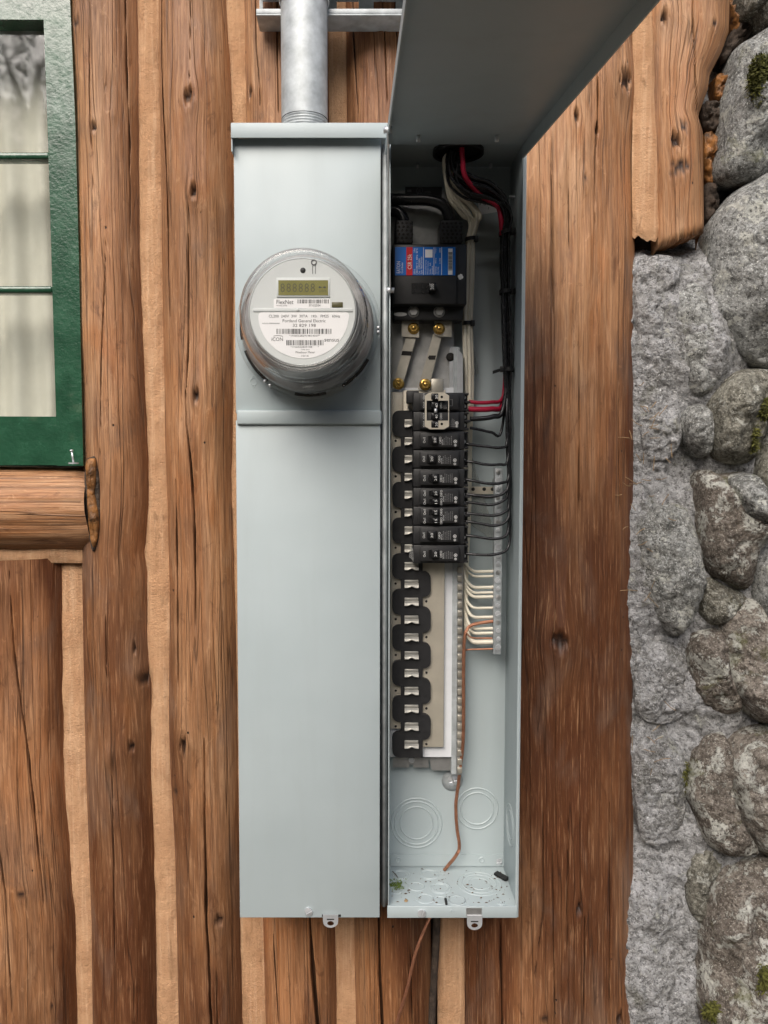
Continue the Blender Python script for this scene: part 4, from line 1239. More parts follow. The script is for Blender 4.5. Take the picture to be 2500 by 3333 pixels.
def floor_px(cx, cy):
    return PF(1200 + cx * 0.3315, 2450 + cy * 0.3315, Z_FLOOR + 0.0002)
for cx, cy, rs in ((315, 1200, (95, 72)), (595, 1195, (92, 76)), (1085, 1285, (215, 168, 105)), (470, 1315, (76,)), (705, 1330, (98, 78)), (550, 1432, (80,)), (868, 1448, (92, 78)), (1302, 1478, (88,)), (262, 1350, (64,)), (700, 1450, (70,))):
    c = floor_px(cx, cy)
    for r in rs:
        mb = MB()
        R = r * 0.3315 * 1.13 / F_PX
        R = min(R, c.y - 0.004, BOX_D - 0.003 - c.y)
        w = 0.0010
        mb.lathe((c.x, c.y), [(R - w, Z_FLOOR - 0.0004), (R - w * 0.3, Z_FLOOR + 0.0009), (R + w * 0.3, Z_FLOOR + 0.0009), (R + w, Z_FLOOR - 0.0004)], 48, 'z')
        build("knockout_ring", mb, 'paint', floor)
# knockout on the right side wall
for R, dy in ((0.028, 0), (0.019, 0)):
    mb = MB()
    xx = XR1 - T
    mb.lathe((0.055, PZ(2690, 0.05)), [(R - 0.0014, xx + 0.0005), (R - 0.0004, xx - 0.0010), (R + 0.0004, xx - 0.0010), (R + 0.0014, xx + 0.0005)], 56, 'x')
    build("knockout_ring", mb, 'paint', side_r)
mb = MB(); c = P(1472, 2540, BOX_D); mb.lathe((c.x, c.z), [(0.0045, BOX_D - 0.0012), (0.0155, BOX_D - 0.0012), (0.0155, BOX_D - 0.0001)], 40); wsh = build("washer", mb, 'galv', panel)
screw("screw", 1474, 2540, BOX_D - 0.0014, 15, panel, 'zinc', 0.3, 0.004, phillips=True)
mb = MB(); mb.box(XR0 + T + 0.0002, XR1 - T - 0.0002, 0.0006, 0.0022, PZ(467, 0), Z_TOP - 0.0001, 0.0004); build("header_flange", mb, 'paint', panel)
# dark opening where the wires enter
mb = MB(); hx, hy = PX(1490, 480, 0.045), 0.040
mb.lathe((hx, hy), [(0.0305, Z_TOP - 0.0005), (0.034, Z_TOP - 0.0005), (0.034, Z_TOP - 0.006), (0.0305, Z_TOP - 0.006)], 40, 'z', True)
mb.lathe((hx, hy), [(0.0001, Z_TOP - 0.0008), (0.0305, Z_TOP - 0.0008)], 40, 'z')
build("entry_bushing", mb, 'tie', panel)
for x, y in ((1358, 545), (1597, 548)):
    c = P(x, y, 0.09)
    mb = MB(); mb.tube([(c.x, 0.09, Z_TOP), (c.x, 0.09, Z_TOP - 0.007)], 0.0022, 8, False); build("screw", mb, 'zinc', panel)

# --- raised cover, hinged at the top edge and held up by a stay
HZ = PZ(470, -0.004)
hl, hr = PX(1254, 470, -0.004), PX(1706, 470, -0.004)
tgt_y = None
for i in range(400):                                    # depth at which the right edge reaches pixel column 2085
    yy = -0.9 * i / 400
    if PX(2085, 0, yy) <= hr:
        tgt_y = yy
        break
tgt_z = PZ(0, tgt_y)
th = math.atan2(HZ - tgt_z, -(tgt_y + 0.004))           # small droop
LID_L = 0.82
dv = Vector((0, -math.cos(th), -math.sin(th)))
nv = Vector((0, -math.sin(th), math.cos(th)))
H0 = Vector((0, -0.004, HZ))
def lid_box(mb, x0, x1, a0, a1, n0, n1):
    vs = [Vector((x, 0, 0)) + H0 + dv * a + nv * n_ for x in (x0, x1) for a in (a0, a1) for n_ in (n0, n1)]
    mb.add(vs, [(0, 1, 3, 2), (4, 6, 7, 5), (0, 4, 5, 1), (2, 3, 7, 6), (0, 2, 6, 4), (1, 5, 7, 3)])
mb = MB()
lid_box(mb, hl, hr, 0, LID_L, 0, T)
lid_box(mb, hl, hl + T, 0.001, LID_L, -0.013, -0.0001)
lid_box(mb, hr - T, hr, 0.001, LID_L, -0.017, -0.0001)
lid_box(mb, hl, hr, LID_L, LID_L + T, -0.013, T)
lid = build("hinged_cover", mb, 'paint', panel)
for x, y in ((1362, 438), (1618, 443)):
    xx = PX(x, y, -0.05)
    p = Vector((xx, 0, 0)) + H0 + dv * 0.045
    mb = MB(); mb.tube([p, p - nv * 0.008], 0.0026, 8, False); build("rivet_or_hole", mb, 'zinc', lid)
mb = MB()
A1 = Vector((hl - 0.0012, 0, 0)) + H0 + dv * 0.10 - nv * 0.008
B1 = P(1268, 945, -0.004)
u = (B1 - A1).normalized()
sx = Vector((1, 0, 0))
q = u.cross(sx).normalized() * 0.005
mb.add([A1 - q, A1 + q, B1 + q, B1 - q, A1 - q + sx * 0.0016, A1 + q + sx * 0.0016, B1 + q + sx * 0.0016, B1 - q + sx * 0.0016],
       [(0, 1, 2, 3), (7, 6, 5, 4), (0, 4, 5, 1), (1, 5, 6, 2), (2, 6, 7, 3), (3, 7, 4, 0)])
stay = build("stay_arm", mb, 'zinc', panel)
for p in (A1, B1):
    mb = MB(); mb.tube([p + Vector((-0.004, 0, 0)), p + Vector((0.006, 0, 0))], 0.0038, 12, False); build("rivet_or_hole", mb, 'zinc', stay)

# --- bus assembly
mb = MB(); mb.bpx(1270, 620, 1476, 1300, 0.088, 0.0895); build("mounting_pan", mb, 'steel', panel)
mb = MB(); mb.bpx(1272, 1262, 1478, 2464, 0.080, 0.0815); build("insulating_plate", mb, 'white', panel)
mb = MB(); mb.bpx(1272, 1276, 1308, 2372, 0.0722, 0.0745, 0.0005)
mb.bpx(1312, 1270, 1444, 2432, 0.0727, 0.0745, 0.0008)
bus = build("bus_pan", mb, 'bus', panel)
for k in range(20):
    y = 2424 - 58.1 * k
    lobe = (k % 2 == 0)
    x0, x1 = (1277, 1376) if lobe else (1305, 1402)
    if not lobe and y < 1880:
        x1 = 1380
    if y < 1330:
        continue
    mb = MB()
    Yl = 0.0665 if lobe else 0.0672
    r = 22
    pts = []
    h = 42
    for cx, cy, a0 in ((x1 - r, y - h + r, -90), (x1 - r, y + h - r, 0), (x0 + r, y + h - r, 90), (x0 + r, y - h + r, 180)):
        sharp = (lobe and cx > (x0 + x1) / 2) or ((not lobe) and cx < (x0 + x1) / 2)
        for j in range(6):
            aa = math.radians(a0 + 18 * j)
            rr_ = 3 if sharp else r
            cxx = (x1 - rr_) if cx > (x0 + x1) / 2 else (x0 + rr_)
            cyy = (y + h - rr_) if cy > y else (y - h + rr_)
            pts.append((cxx + rr_ * math.cos(aa), cyy + rr_ * math.sin(aa)))
    mb.prism(pts, Yl, 0.0742)
    build("insulator", mb, 'black', panel)
    # plug-on stab: flat plate with a saddle-bent lip
    mb = MB()
    mb.bpx(1317, y - 13, 1362, y - 1, 0.0640, 0.0668, 0.0006)
    n = 13
    vs = []
    for j in range(n):
        s = j / (n - 1)
        px = 1317 + 46 * s
        dip = 5 * math.exp(-((s - 0.5) / 0.16) ** 2)
        for (dy, Y) in ((-3, 0.0638), (4, 0.0610), (12 - dip, 0.0600), (14 - dip, 0.0615), (5, 0.0637)):
            vs.append(P(px, y + dy, Y))
    fs = [(j * 5 + i, (j + 1) * 5 + i, (j + 1) * 5 + (i + 1) % 5, j * 5 + (i + 1) % 5) for j in range(n - 1) for i in range(5)]
    fs += [(0, 1, 2, 3, 4), tuple((n - 1) * 5 + i for i in (4, 3, 2, 1, 0))]
    mb.add(vs, fs, False)
    build("stab", mb, 'stab', panel)
    mb = MB()
    hxp = 1288 if not lobe else 1388
    if lobe and y < 1890:
        continue
    c = P(hxp, y - 2, 0.072); mb.lathe((c.x, c.z), [(0.0001, 0.0718), (0.0017, 0.0718), (0.0017, 0.0726)], 14); build("rivet_or_hole", mb, 'dark', bus)  # dark discs in place of pan holes, their shade put into the colour
mb = MB(); mb.bpx(1478, 1130, 1487, 2520, 0.078, 0.0998); build("side_rail", mb, 'galv', panel)
mb = MB(); mb.prism([(1463, 1140), (1468, 1128), (1490, 1128), (1490, 1280), (1463, 1280)], 0.083, 0.085)
mb.prism([(1489, 1135), (1507, 1155), (1507, 1280), (1489, 1280)], 0.074, 0.0828); build("bracket", mb, 'zinc', panel)
mb = MB(); c = P(1466, 1162, 0.083); mb.lathe((c.x, c.z), [(0.0001, 0.0826), (0.006, 0.0826), (0.006, 0.084)], 20); build("bracket_hole", mb, 'dark', panel)
mb = MB(); mb.bpx(1403, 1232, 1443, 1290, 0.070, 0.072, 0.002); build("bus_tab", mb, 'tin', panel)
# neutral bar of many small lugs
nb = None
mb = MB(); mb.bpx(1490, 1830, 1503, 2522, 0.078, 0.084); nb = build("neutral_bar", mb, 'steel', panel)
for k in range(24):
    y = 1846 + 28.4 * k
    mb = MB(); mb.bpx(1489.5, y, 1504.5, y + 19, 0.074, 0.0779, 0.0006); build("lug", mb, 'tin', nb)
mb = MB()
mb.prism([(1279, 2470), (1284, 2466), (1395, 2466), (1395, 2498), (1346, 2498), (1346, 2488), (1332, 2488), (1332, 2498), (1279, 2498)], 0.088, 0.0895)
mb.prism([(1396, 2466), (1402, 2466), (1478, 2466), (1478, 2508), (1408, 2508), (1404, 2500)], 0.0875, 0.0893)
build("foot_bracket", mb, 'steel', panel)
screw("screw", 1340, 2474, 0.087, 9, panel, 'zinc', 1.4, 0.002)
# slanting bus straps with brass nuts
strap_data = [([(1322, 1094), (1356, 1094), (1306, 1270), (1276, 1262)], [(1308, 1041), (1364, 1041), (1364, 1098), (1308, 1096)], (1346, 1069), (1297, 1249)),
              ([(1410, 1088), (1438, 1094), (1393, 1274), (1360, 1267)], [(1414, 1042), (1470, 1042), (1470, 1097), (1430, 1095), (1414, 1088)], (1429, 1070), (1384, 1252))]
for poly, br, n1, n2 in strap_data:
    mb = MB(); mb.prism(br, 0.0655, 0.0685); st = build("bus_strap_bracket", mb, 'tin', panel)
    mb = MB(); mb.prism(poly, 0.0690, 0.0715); sp_ = build("bus_strap", mb, 'tin', panel)
    gap = [(1309.5, 1142), (1341.5, 1144), (1338, 1158), (1306, 1156)] if poly[0][0] < 1400 else [(1397, 1157), (1419.5, 1157), (1416, 1171), (1397, 1171), (1393, 1164)]
    mb = MB(); mb.prism(gap, 0.0687, 0.0689); build("slot", mb, 'dark', sp_)
    for (nx, ny), Yn in ((n1, 0.0655), (n2, 0.069)):
        c = P(nx, ny, Yn)
        mb = MB()
        mb.lathe((c.x, c.z), [(0.004, Yn - 0.0014), (0.0078, Yn - 0.0014), (0.0082, Yn)], 28)
        mb.lathe((c.x, c.z), [(0.0030, Yn - 0.0056), (0.0056, Yn - 0.0056), (0.0062, Yn - 0.0050), (0.0062, Yn - 0.0013)], 6, 'y', False, False)
        mb.lathe((c.x, c.z), [(0.0001, Yn - 0.0072), (0.0018, Yn - 0.0072), (0.0022, Yn - 0.0068), (0.0022, Yn - 0.0045), (0.0032, Yn - 0.0045)], 14)
        build("nut", mb, 'brass', panel)
# ground bar with terminal screws, on a perforated strip
mb = MB(); mb.bpx(1532, 1584, 1612, 1608, 0.092, 0.094); ps = build("perforated_strip", mb, 'bus', panel)
for x in (1540, 1576, 1603):
    c = P(x, 1592, 0.092); mb = MB(); mb.lathe((c.x, c.z), [(0.0001, 0.0917), (0.0026, 0.0917), (0.0026, 0.093)], 16); build("hole", mb, 'dark', ps)
mb = MB(); mb.bpx(1611, 1524, 1631, 2130, 0.062, 0.074, 0.0006); gb = build("ground_bar", mb, 'galv', panel)
mb = MB(); mb.bpx(1614, 1560, 1628, 1580, 0.0745, 0.104); mb.bpx(1614, 2080, 1628, 2100, 0.0745, 0.104); build("standoff", mb, 'steel', gb)
rnd = random.Random(5)
for k in range(22):
    big = k % 4 == 1
    screw("terminal_screw", 1621 + rnd.uniform(-1, 1), 1536 + 27.2 * k, 0.062, 9.5 if big else 7.5, gb, 'zinc' if big or k % 3 else 'steel', rnd.uniform(-0.9, 1.2), 0.002)
# stickers
mb = MB(); mb.bpx(1319, 608, 1438, 644, 0.0870, 0.0879); s1 = build("listing_sticker", mb, 'black', panel)
text_fit("lettering", "UL", 1361, 616, 1371, 627, 0.0868, 'print_grey', s1)
mb = MB(); c = P(1366, 620, 0.0868); mb.lathe((c.x, c.z), [(0.0040, 0.0868), (0.0046, 0.0868)], 24); build("emblem", mb, 'print_grey', s1)
text_fit("lettering", "LISTED", 1379, 622, 1402, 629, 0.0868, 'print_grey', s1)
mb = MB(); mb.bpx(1325, 617, 1339, 624, 0.0868, 0.0869); build("print_block", mb, 'print_grey', s1)
mb = MB(); mb.prism([(1556, 660), (1590, 648), (1616, 668), (1617, 690), (1562, 699)], BOX_D - 0.0006, BOX_D - 0.0001); s2 = build("paper_sticker", mb, 'paper', panel)
text_fit("lettering", "1 80", 1562, 656, 1592, 668, BOX_D - 0.0009, 'print_black', s2)
text_fit("lettering", "3", 1588, 674, 1592, 681, BOX_D - 0.0009, 'print_black', s2)
mb = MB(); mb.prism([(1530, 1100), (1537, 1106), (1558, 1210), (1556, 1218), (1530, 1222)], BOX_D - 0.006, BOX_D - 0.0055); build("film_and_glare", mb, 'film', panel)
mb = MB(); mb.prism([(1520, 1450), (1532, 1470), (1600, 1700), (1606, 1760), (1520, 1700)], BOX_D - 0.005, BOX_D - 0.0045); build("film_and_glare", mb, 'film', panel)  # hazy sheet standing in for a reflected patch of light
# grey cross pin high in the cabinet
mb = MB(); mb.tube([P(1657, 640, 0.07), P(1706, 640, 0.07)], 0.0018, 8, False); build("cross_pin", mb, 'zinc', panel)

# ================================================================ MAIN BREAKER
mbk = empty("main_breaker", P(1390, 1040, 0.06), "large black main breaker with blue and red label and a 200 handle", "main breaker")
mb = MB(); mb.bpx(1277, 794, 1519, 992, 0.040, 0.087, 0.002); mb.bpx(1283, 988, 1508, 1042, 0.054, 0.087, 0.0015); build("body", mb, 'black', mbk)
mb = MB(); mb.bpx(1283, 803, 1487, 990, 0.036, 0.0405, 0.0012); build("front_plate", mb, 'black', mbk)
mb = MB(); mb.bpx(1286, 804, 1482, 896, 0.0352, 0.0361); lab = build("label", mb, 'label_blue', mbk, "blue rating label with red stripe")
LY = 0.0349
mb = MB(); mb.bpx(1322.5, 804.3, 1343, 895.7, LY, 0.0352); build("stripe", mb, 'label_red', lab)
for x in (1378, 1412, 1437):
    mb = MB(); mb.bpx(x, 805, x + 1.2, 895, LY, 0.0352); build("rule_line", mb, 'print_white', lab)
LT = 0.0346
text_fit("lettering", "EATON", 1291, 851, 1303, 889, LT, 'print_white', lab, True)
text_fit("lettering", "Circuit Breaker", 1306, 854, 1312, 890, LT, 'print_white', lab, True)
text_fit("lettering", "CSR 25k", 1327, 827, 1340, 876, LT, 'print_white', lab, True)
for s, x0, y0, y1 in (("200 A", 1346, 876, 893), ("120/240 V~", 1354, 850, 893), ("60Hz  40°C", 1354, 808, 846), ("2 Pole", 1346, 808, 822), ("Cat.  CSR2200N", 1362, 842, 893), ("Style 7803C07G03", 1370, 836, 893)):
    text_fit("lettering", s, x0, y0, x0 + 6, y1, LT, 'print_white', lab, True)
for s, x0, y0, y1 in (("Interrupting Capacity", 1384, 846, 893), ("RMS Sym. Amperes", 1391, 850, 893), ("Volts    kA", 1398, 855, 893), ("Terminal", 1416, 868, 893), ("Wire", 1416, 840, 858), ("Torque", 1416, 806, 825), ("Volts", 1405, 866, 893), ("CU AL", 1424, 868, 893), ("2-300", 1430, 840, 858), ("250", 1430, 808, 822)):
    text_fit("lettering", s, x0, y0, x0 + 4.5, y1, LT, 'print_white', lab, True)
mb = MB(); mb.bpx(1384, 812, 1408, 838, LT, 0.0352); build("emblem_patch", mb, 'paper', lab)
mb = MB(); mb.bpx(1459, 809, 1473, 894, LT, 0.0352); bp = build("barcode_patch", mb, 'paper', lab)
barcode("barcode", 1459.5, 822, 1472.5, 880, LT - 0.0002, 'print_black', bp, True, 34)
mb = MB(); mb.bpx(1340, 921, 1418, 956, 0.0352, 0.0361); build("handle_recess", mb, 'blackgloss', mbk)
mb = MB(); mb.bpx(1396, 920, 1421, 947, 0.0240, 0.0350, 0.0012); hd = build("handle", mb, 'blackgloss', mbk)
text_fit("lettering", "200", 1402, 924, 1412, 942, 0.0238, 'print_white', hd, True)
c = P(1499, 900, 0.0398)
screw("screw", 1499, 901, 0.0399, 7.5, mbk, 'print_white', 0.5, 0.001, phillips=True)
for x0, x1 in ((1288, 1344), (1434, 1505)):
    mb = MB(); mb.bpx(x0, 716, x1, 793, 0.044, 0.085, 0.002); lug = build("lug_cover", mb, 'black', mbk)
    nx = 4 if x1 - x0 < 60 else 5
    for i in range(nx):
        for j in range(6):
            cx = x0 + 8 + i * ((x1 - x0 - 14) / (nx - 1)) + (3 if j % 2 else -1)
            c = P(cx, 726 + j * 12, 0.0438)
            mb = MB(); mb.lathe((c.x, c.z), [(0.0001, 0.0437), (0.0017, 0.0437), (0.0017, 0.0445)], 10); build("vent_hole", mb, 'dark', lug)
for x in (1346, 1430):
    c = P(x, 1014, 0.053)
    mb = MB()
    mb.lathe((c.x, c.z), [(0.0001, 0.0505), (0.0055, 0.0505), (0.0062, 0.0512), (0.0062, 0.0538)], 6, 'y', False, False)
    mb.lathe((c.x, c.z), [(0.006, 0.0530), (0.0078, 0.0530), (0.0080, 0.0542)], 24)
    build("terminal_nut", mb, 'steel', mbk)
mb = MB(); c = P(1303, 1023, 0.0535); mb.disc((c.x, c.z), 0.0092, 0.0535, 28, 0.0026); build("oval_sticker", mb, 'steel', mbk)

# thick service conductors feeding the main breaker
mb = MB(); mb.tube([P(1272, 648, 0.070), P(1330, 650, 0.066), P(1400, 652, 0.064), P(1446, 672, 0.064), P(1464, 716, 0.066), P(1468, 760, 0.068)], 0.0078, 14)
build("service_cable", mb, 'wire_black', None, "thick black service cable bending down into the right lug of the main breaker", "cable")
mb = MB(); mb.tube([P(1272, 685, 0.072), P(1296, 690, 0.070), P(1314, 716, 0.068), P(1316, 760, 0.068)], 0.0078, 14)
build("service_cable", mb, 'wire_black', None, "short thick black service cable entering the left lug of the main breaker", "cable")

# ================================================================ BRANCH BREAKERS
BX0, BX1 = 1345, 1524
def fine_print(parent, x0, x1, y0, y1, Y, n=5):
    mb = MB()
    rnd = random.Random(int(y0))
    for k in range(n):
        x = x0 + (x1 - x0) * k / n
        y = y1
        end = y0 + rnd.uniform(0, 0.3) * (y1 - y0)
        while y > end:
            L = rnd.uniform(2, 6)
            a, b = P(x, y, Y), P(x + 2.6, max(y - L, y0), Y)
            mb.add([(a.x, Y, a.z), (b.x, Y, a.z), (b.x, Y, b.z), (a.x, Y, b.z)], [(0, 1, 2, 3)])
            y -= L + 1.6
    return build("fine_print", mb, 'print_grey', parent)

def emblem(parent, px, py, r_px, Y):
    mb = MB(); c = P(px, py, Y); r = r_px * mpp(Y)
    mb.lathe((c.x, c.z), [(r * 0.72, Y), (r, Y)], 20)
    mb.add([(c.x - r * .35, Y, c.z - r * .35), (c.x + r * .35, Y, c.z - r * .35), (c.x + r * .35, Y, c.z + r * .35), (c.x - r * .35, Y, c.z + r * .35)], [(0, 1, 2, 3)])
    return build("emblem", mb, 'print_white', parent)

def breaker(y0, y1, label, toggles, sh=0, tag_n=1):
    """toggles: list of (centre y, amp text, is_single)"""
    root = empty("circuit_breaker", P((BX0 + BX1) / 2, y1, 0.06), label, "circuit breaker", "branch breakers plugged into the bus")
    mb = MB()
    mb.bpx(BX0, y0 + 0.8, 1512, y1 - 0.8, 0.0400, 0.0650, 0.0010)
    mb.bpx(1500, y0 + 2.0, BX1, y0 + 8, 0.0440, 0.0720, 0.0006)
    mb.bpx(1500, y1 - 9, BX1, y1 - 2.5, 0.0440, 0.0720, 0.0006)
    mb.bpx(1510, y0 + 3, 1522, y1 - 3, 0.0560, 0.0720)
    if len(toggles) > 1:
        m_ = (y0 + y1) / 2
        mb.bpx(1500, m_ - 4, BX1 + 6, m_ + 3, 0.0440, 0.0720, 0.0006)
    build("body", mb, 'black', root)
    mb = MB()
    mb.bpx(1367, y0 + 5, 1494, y1 - 7, 0.0350, 0.0402, 0.0009)
    face = build("face", mb, 'black', root)
    FY = 0.0347
    for ty, amp, single in toggles:
        h = 14 if single else 9
        mb = MB(); mb.bpx(1393 + sh, ty - h, 1426 + sh, ty + h, 0.0345, 0.0352); build("toggle_slot", mb, 'blackgloss', root)
        off = 12 if sh >= 0 else 0
        vs = []
        xa, xb = (1404 + sh, 1425 + sh) if sh >= 0 else (1394, 1419)
        mb = MB(); mb.bpx(xa, ty - h + 1, xb, ty + h - 1, 0.0285, 0.0346, 0.0012)
        tg = build("toggle", mb, 'blackgloss', root)
        mx = (xa + xb) / 2 + (2 if sh >= 0 else 0)
        text_fit("lettering", amp, mx - 4.5, ty - (8 if single else 6.5), mx + 3.5, ty + (8 if single else 6.5), 0.0283, 'print_white', tg, True)
        text_fit("lettering", "On/I", 1377 + sh * 0.4, ty - 9 - (0 if single else 0), 1385 + sh * 0.4, ty + 9, FY, 'print_white', face, True)
        text_fit("lettering", "Off/O", 1430 + sh, ty - 11, 1437 + sh, ty + 11, FY, 'print_white', face, True)
        screw("terminal_screw", 1509, ty + 4, 0.050, 6.5, root, 'zinc', 0.9, 0.002)
    my = (y0 + y1) / 2
    text_fit("lettering", "EATON", 1438.5 + sh, my - 2, 1443 + sh, my + 15, FY, 'print_white', face, True)
    fine_print(face, 1445 + sh, 1474 + sh, my - 14, my + 15, FY)
    emblem(face, 1482 + sh * 0.5, my + 4, 5.5, FY)
    emblem(face, 1482 + sh * 0.5, my + 16, 4, FY)
    return root

breaker(1403, 1463, "single black breaker marked 20 just below the breaker with the metal handle tie", [(1433, "20", True)])
breaker(1464, 1524, "second single black breaker below the metal handle tie, toggle set further left", [(1494, "20", True)], -3)
breaker(1525, 1586, "third single black breaker below the tie, just above the two twin breakers", [(1557, "20", True)], 2)
breaker(1587, 1648, "upper twin black breaker with one 20 and one 15 toggle", [(1606, "20", False), (1633, "15", False)], 3)
breaker(1648, 1710, "lower twin black breaker with two toggles marked 15", [(1667, "15", False), (1695, "15", False)], 3)
breaker(1711, 1772, "single black breaker below the twin breakers, second from the bottom", [(1743, "20", True)], -3)
bk7 = breaker(1773, 1834, "lowest black breaker of the column with torn clear tape on its left end", [(1804, "20", True)], 2)
mb = MB(); mb.prism([(1334, 1779), (1345, 1784), (1347, 1828), (1331, 1812)], 0.0385, 0.0390); build("torn_tape", mb, 'film', bk7)

# four-pole breaker with metal handle tie
qb = empty("quad_breaker", P(1430, 1402, 0.06), "double-height black breaker at the top with a metal handle tie plate", "circuit breaker")
mb = MB()
for y0, y1 in ((1278, 1339), (1340, 1402)):
    mb.bpx(BX0, y0, 1512, y1, 0.0400, 0.0650, 0.0010)
    for k in range(3):
        yy = y0 + 1 + k * 26
        mb.bpx(1500, yy, BX1 + (8 if k == 1 else 2), yy + 7, 0.0440, 0.0720, 0.0006)
    mb.bpx(1510, y0 + 3, 1521, y1 - 3, 0.0560, 0.0720)
mb.bpx(1324, 1271, 1364, 1312, 0.0480, 0.0640, 0.001)
build("body", mb, 'black', qb)
for y0, y1 in ((1283, 1334), (1343, 1396)):
    mb = MB(); mb.bpx(1367, y0, 1494, y1, 0.0350, 0.0402, 0.0009); build("face", mb, 'black', qb)
mb = MB()
outer = [(1399, 1277), (1446, 1277), (1462, 1288), (1462, 1388), (1446, 1397), (1399, 1397), (1383, 1388), (1383, 1288)]
# plate split in left/right/top/bottom bars round the toggle window
TY, TB = 0.0265, 0.0277
mb.prism([(1399, 1277), (1446, 1277), (1462, 1288), (1462, 1304), (1427, 1304), (1427, 1281), (1408, 1281), (1408, 1304), (1383, 1304), (1383, 1288)], TY, TB)
mb.prism([(1383, 1369), (1408, 1369), (1408, 1392), (1427, 1392), (1427, 1369), (1462, 1369), (1462, 1388), (1446, 1397), (1399, 1397), (1383, 1388)], TY, TB)
mb.prism([(1383, 1304), (1389, 1304), (1389, 1369), (1383, 1369)], TY, TB)
mb.prism([(1459, 1304), (1462, 1304), (1462, 1369), (1459, 1369)], TY, TB)
tie = build("handle_tie", mb, 'bus', qb)
for y in (1292, 1380):
    c = P(1438, y, TY); mb = MB(); mb.lathe((c.x, c.z), [(0.0001, TY - 0.0002), (0.0017, TY - 0.0002), (0.0017, TY + 0.001)], 14); build("hole", mb, 'dark', tie)
mb = MB(); c = P(1418, 1337, TY); mb.tube([P(1418, 1330, 0.025), P(1418, 1344, 0.025)], 0.0022, 10, False); build("tie_pin", mb, 'zinc', tie)
for ty, amp in ((1291, "30"), (1319, "40"), (1355, "40"), (1381, "20")):
    mb = MB(); mb.bpx(1404, ty - 11, 1427, ty + 11, 0.0255, 0.0346, 0.0012); tg = build("toggle", mb, 'blackgloss', qb)
    text_fit("lettering", amp, 1417, ty - 6, 1425, ty + 7, 0.0253, 'print_white', tg, True)
    screw("terminal_screw", 1510, ty + 2, 0.050, 6.5, qb, 'zinc', 0.9, 0.002)
    text_fit("lettering", "On/I", 1377, ty - 10, 1382, ty + 9, 0.0347, 'print_white', qb, True)
for ty in (1319, 1355):
    text_fit("lettering", "Off/O", 1432, ty - 11, 1439, ty + 10, 0.0347, 'print_white', qb, True)
fine_print(qb, 1467, 1482, 1362, 1390, 0.0347, 4)
fine_print(qb, 1444, 1456, 1306, 1330, 0.0347, 3)
emblem(qb, 1487, 1377, 5.5, 0.0347)
emblem(qb, 1487, 1387, 4, 0.0347)
mb = MB(); mb.bpx(1463, 1300, 1473, 1301.5, 0.0346, 0.0349); mb.bpx(1463, 1320, 1473, 1321.5, 0.0346, 0.0349); mb.bpx(1472, 1300, 1473.5, 1321, 0.0346, 0.0349); build("printed_diagram", mb, 'print_grey', qb)

# ================================================================ WIRES
rnd = random.Random(21)
def up_bundle(k, n):
    """path of strand k of n from the lower bundle to the entry at the top"""
    a = 2 * math.pi * k / n * 2.618
    rr_ = math.sqrt((k + 0.5) / n)
    ox, oy = 17 * rr_ * math.cos(a), 0.010 * rr_ * math.sin(a)
    fan = (k / (n - 1) - 0.5)
    j = lambda s: rnd.uniform(-s, s)
    pts = []
    for px, py, Y, sx in ((1652, 1205, 0.062, 0.85), (1648, 1060, 0.062, 1.1), (1645, 950, 0.062, 0.95), (1643, 850, 0.062, 1.1), (1645, 760, 0.060, 1.0)):
        pts.append(P(px + ox * sx + j(1.5), py, Y + oy))
    pts.append(P(1652 + ox * 1.1, 705 + fan * 14, 0.058 + oy))
    pts.append(P(1636 + ox * 0.9, 660 + fan * 40, 0.054 + oy))
    pts.append(P(1590 + ox * 0.5, 628 + fan * 66, 0.050 + oy))
    pts.append(P(1530 + ox * 0.5 - fan * 20, 612 + fan * 66, 0.046 + oy))
    pts.append(P(1482 + ox * 0.9 - fan * 16, 574 + fan * 50, 0.044 + oy))
    pts.append(P(1472 + ox * 1.5, 525 + fan * 20, 0.042 + oy))
    e = P(1480 + ox * 1.8, 470, 0.040 + oy)
    pts.append(Vector((e.x, e.y, Z_TOP - 0.002)))
    return pts
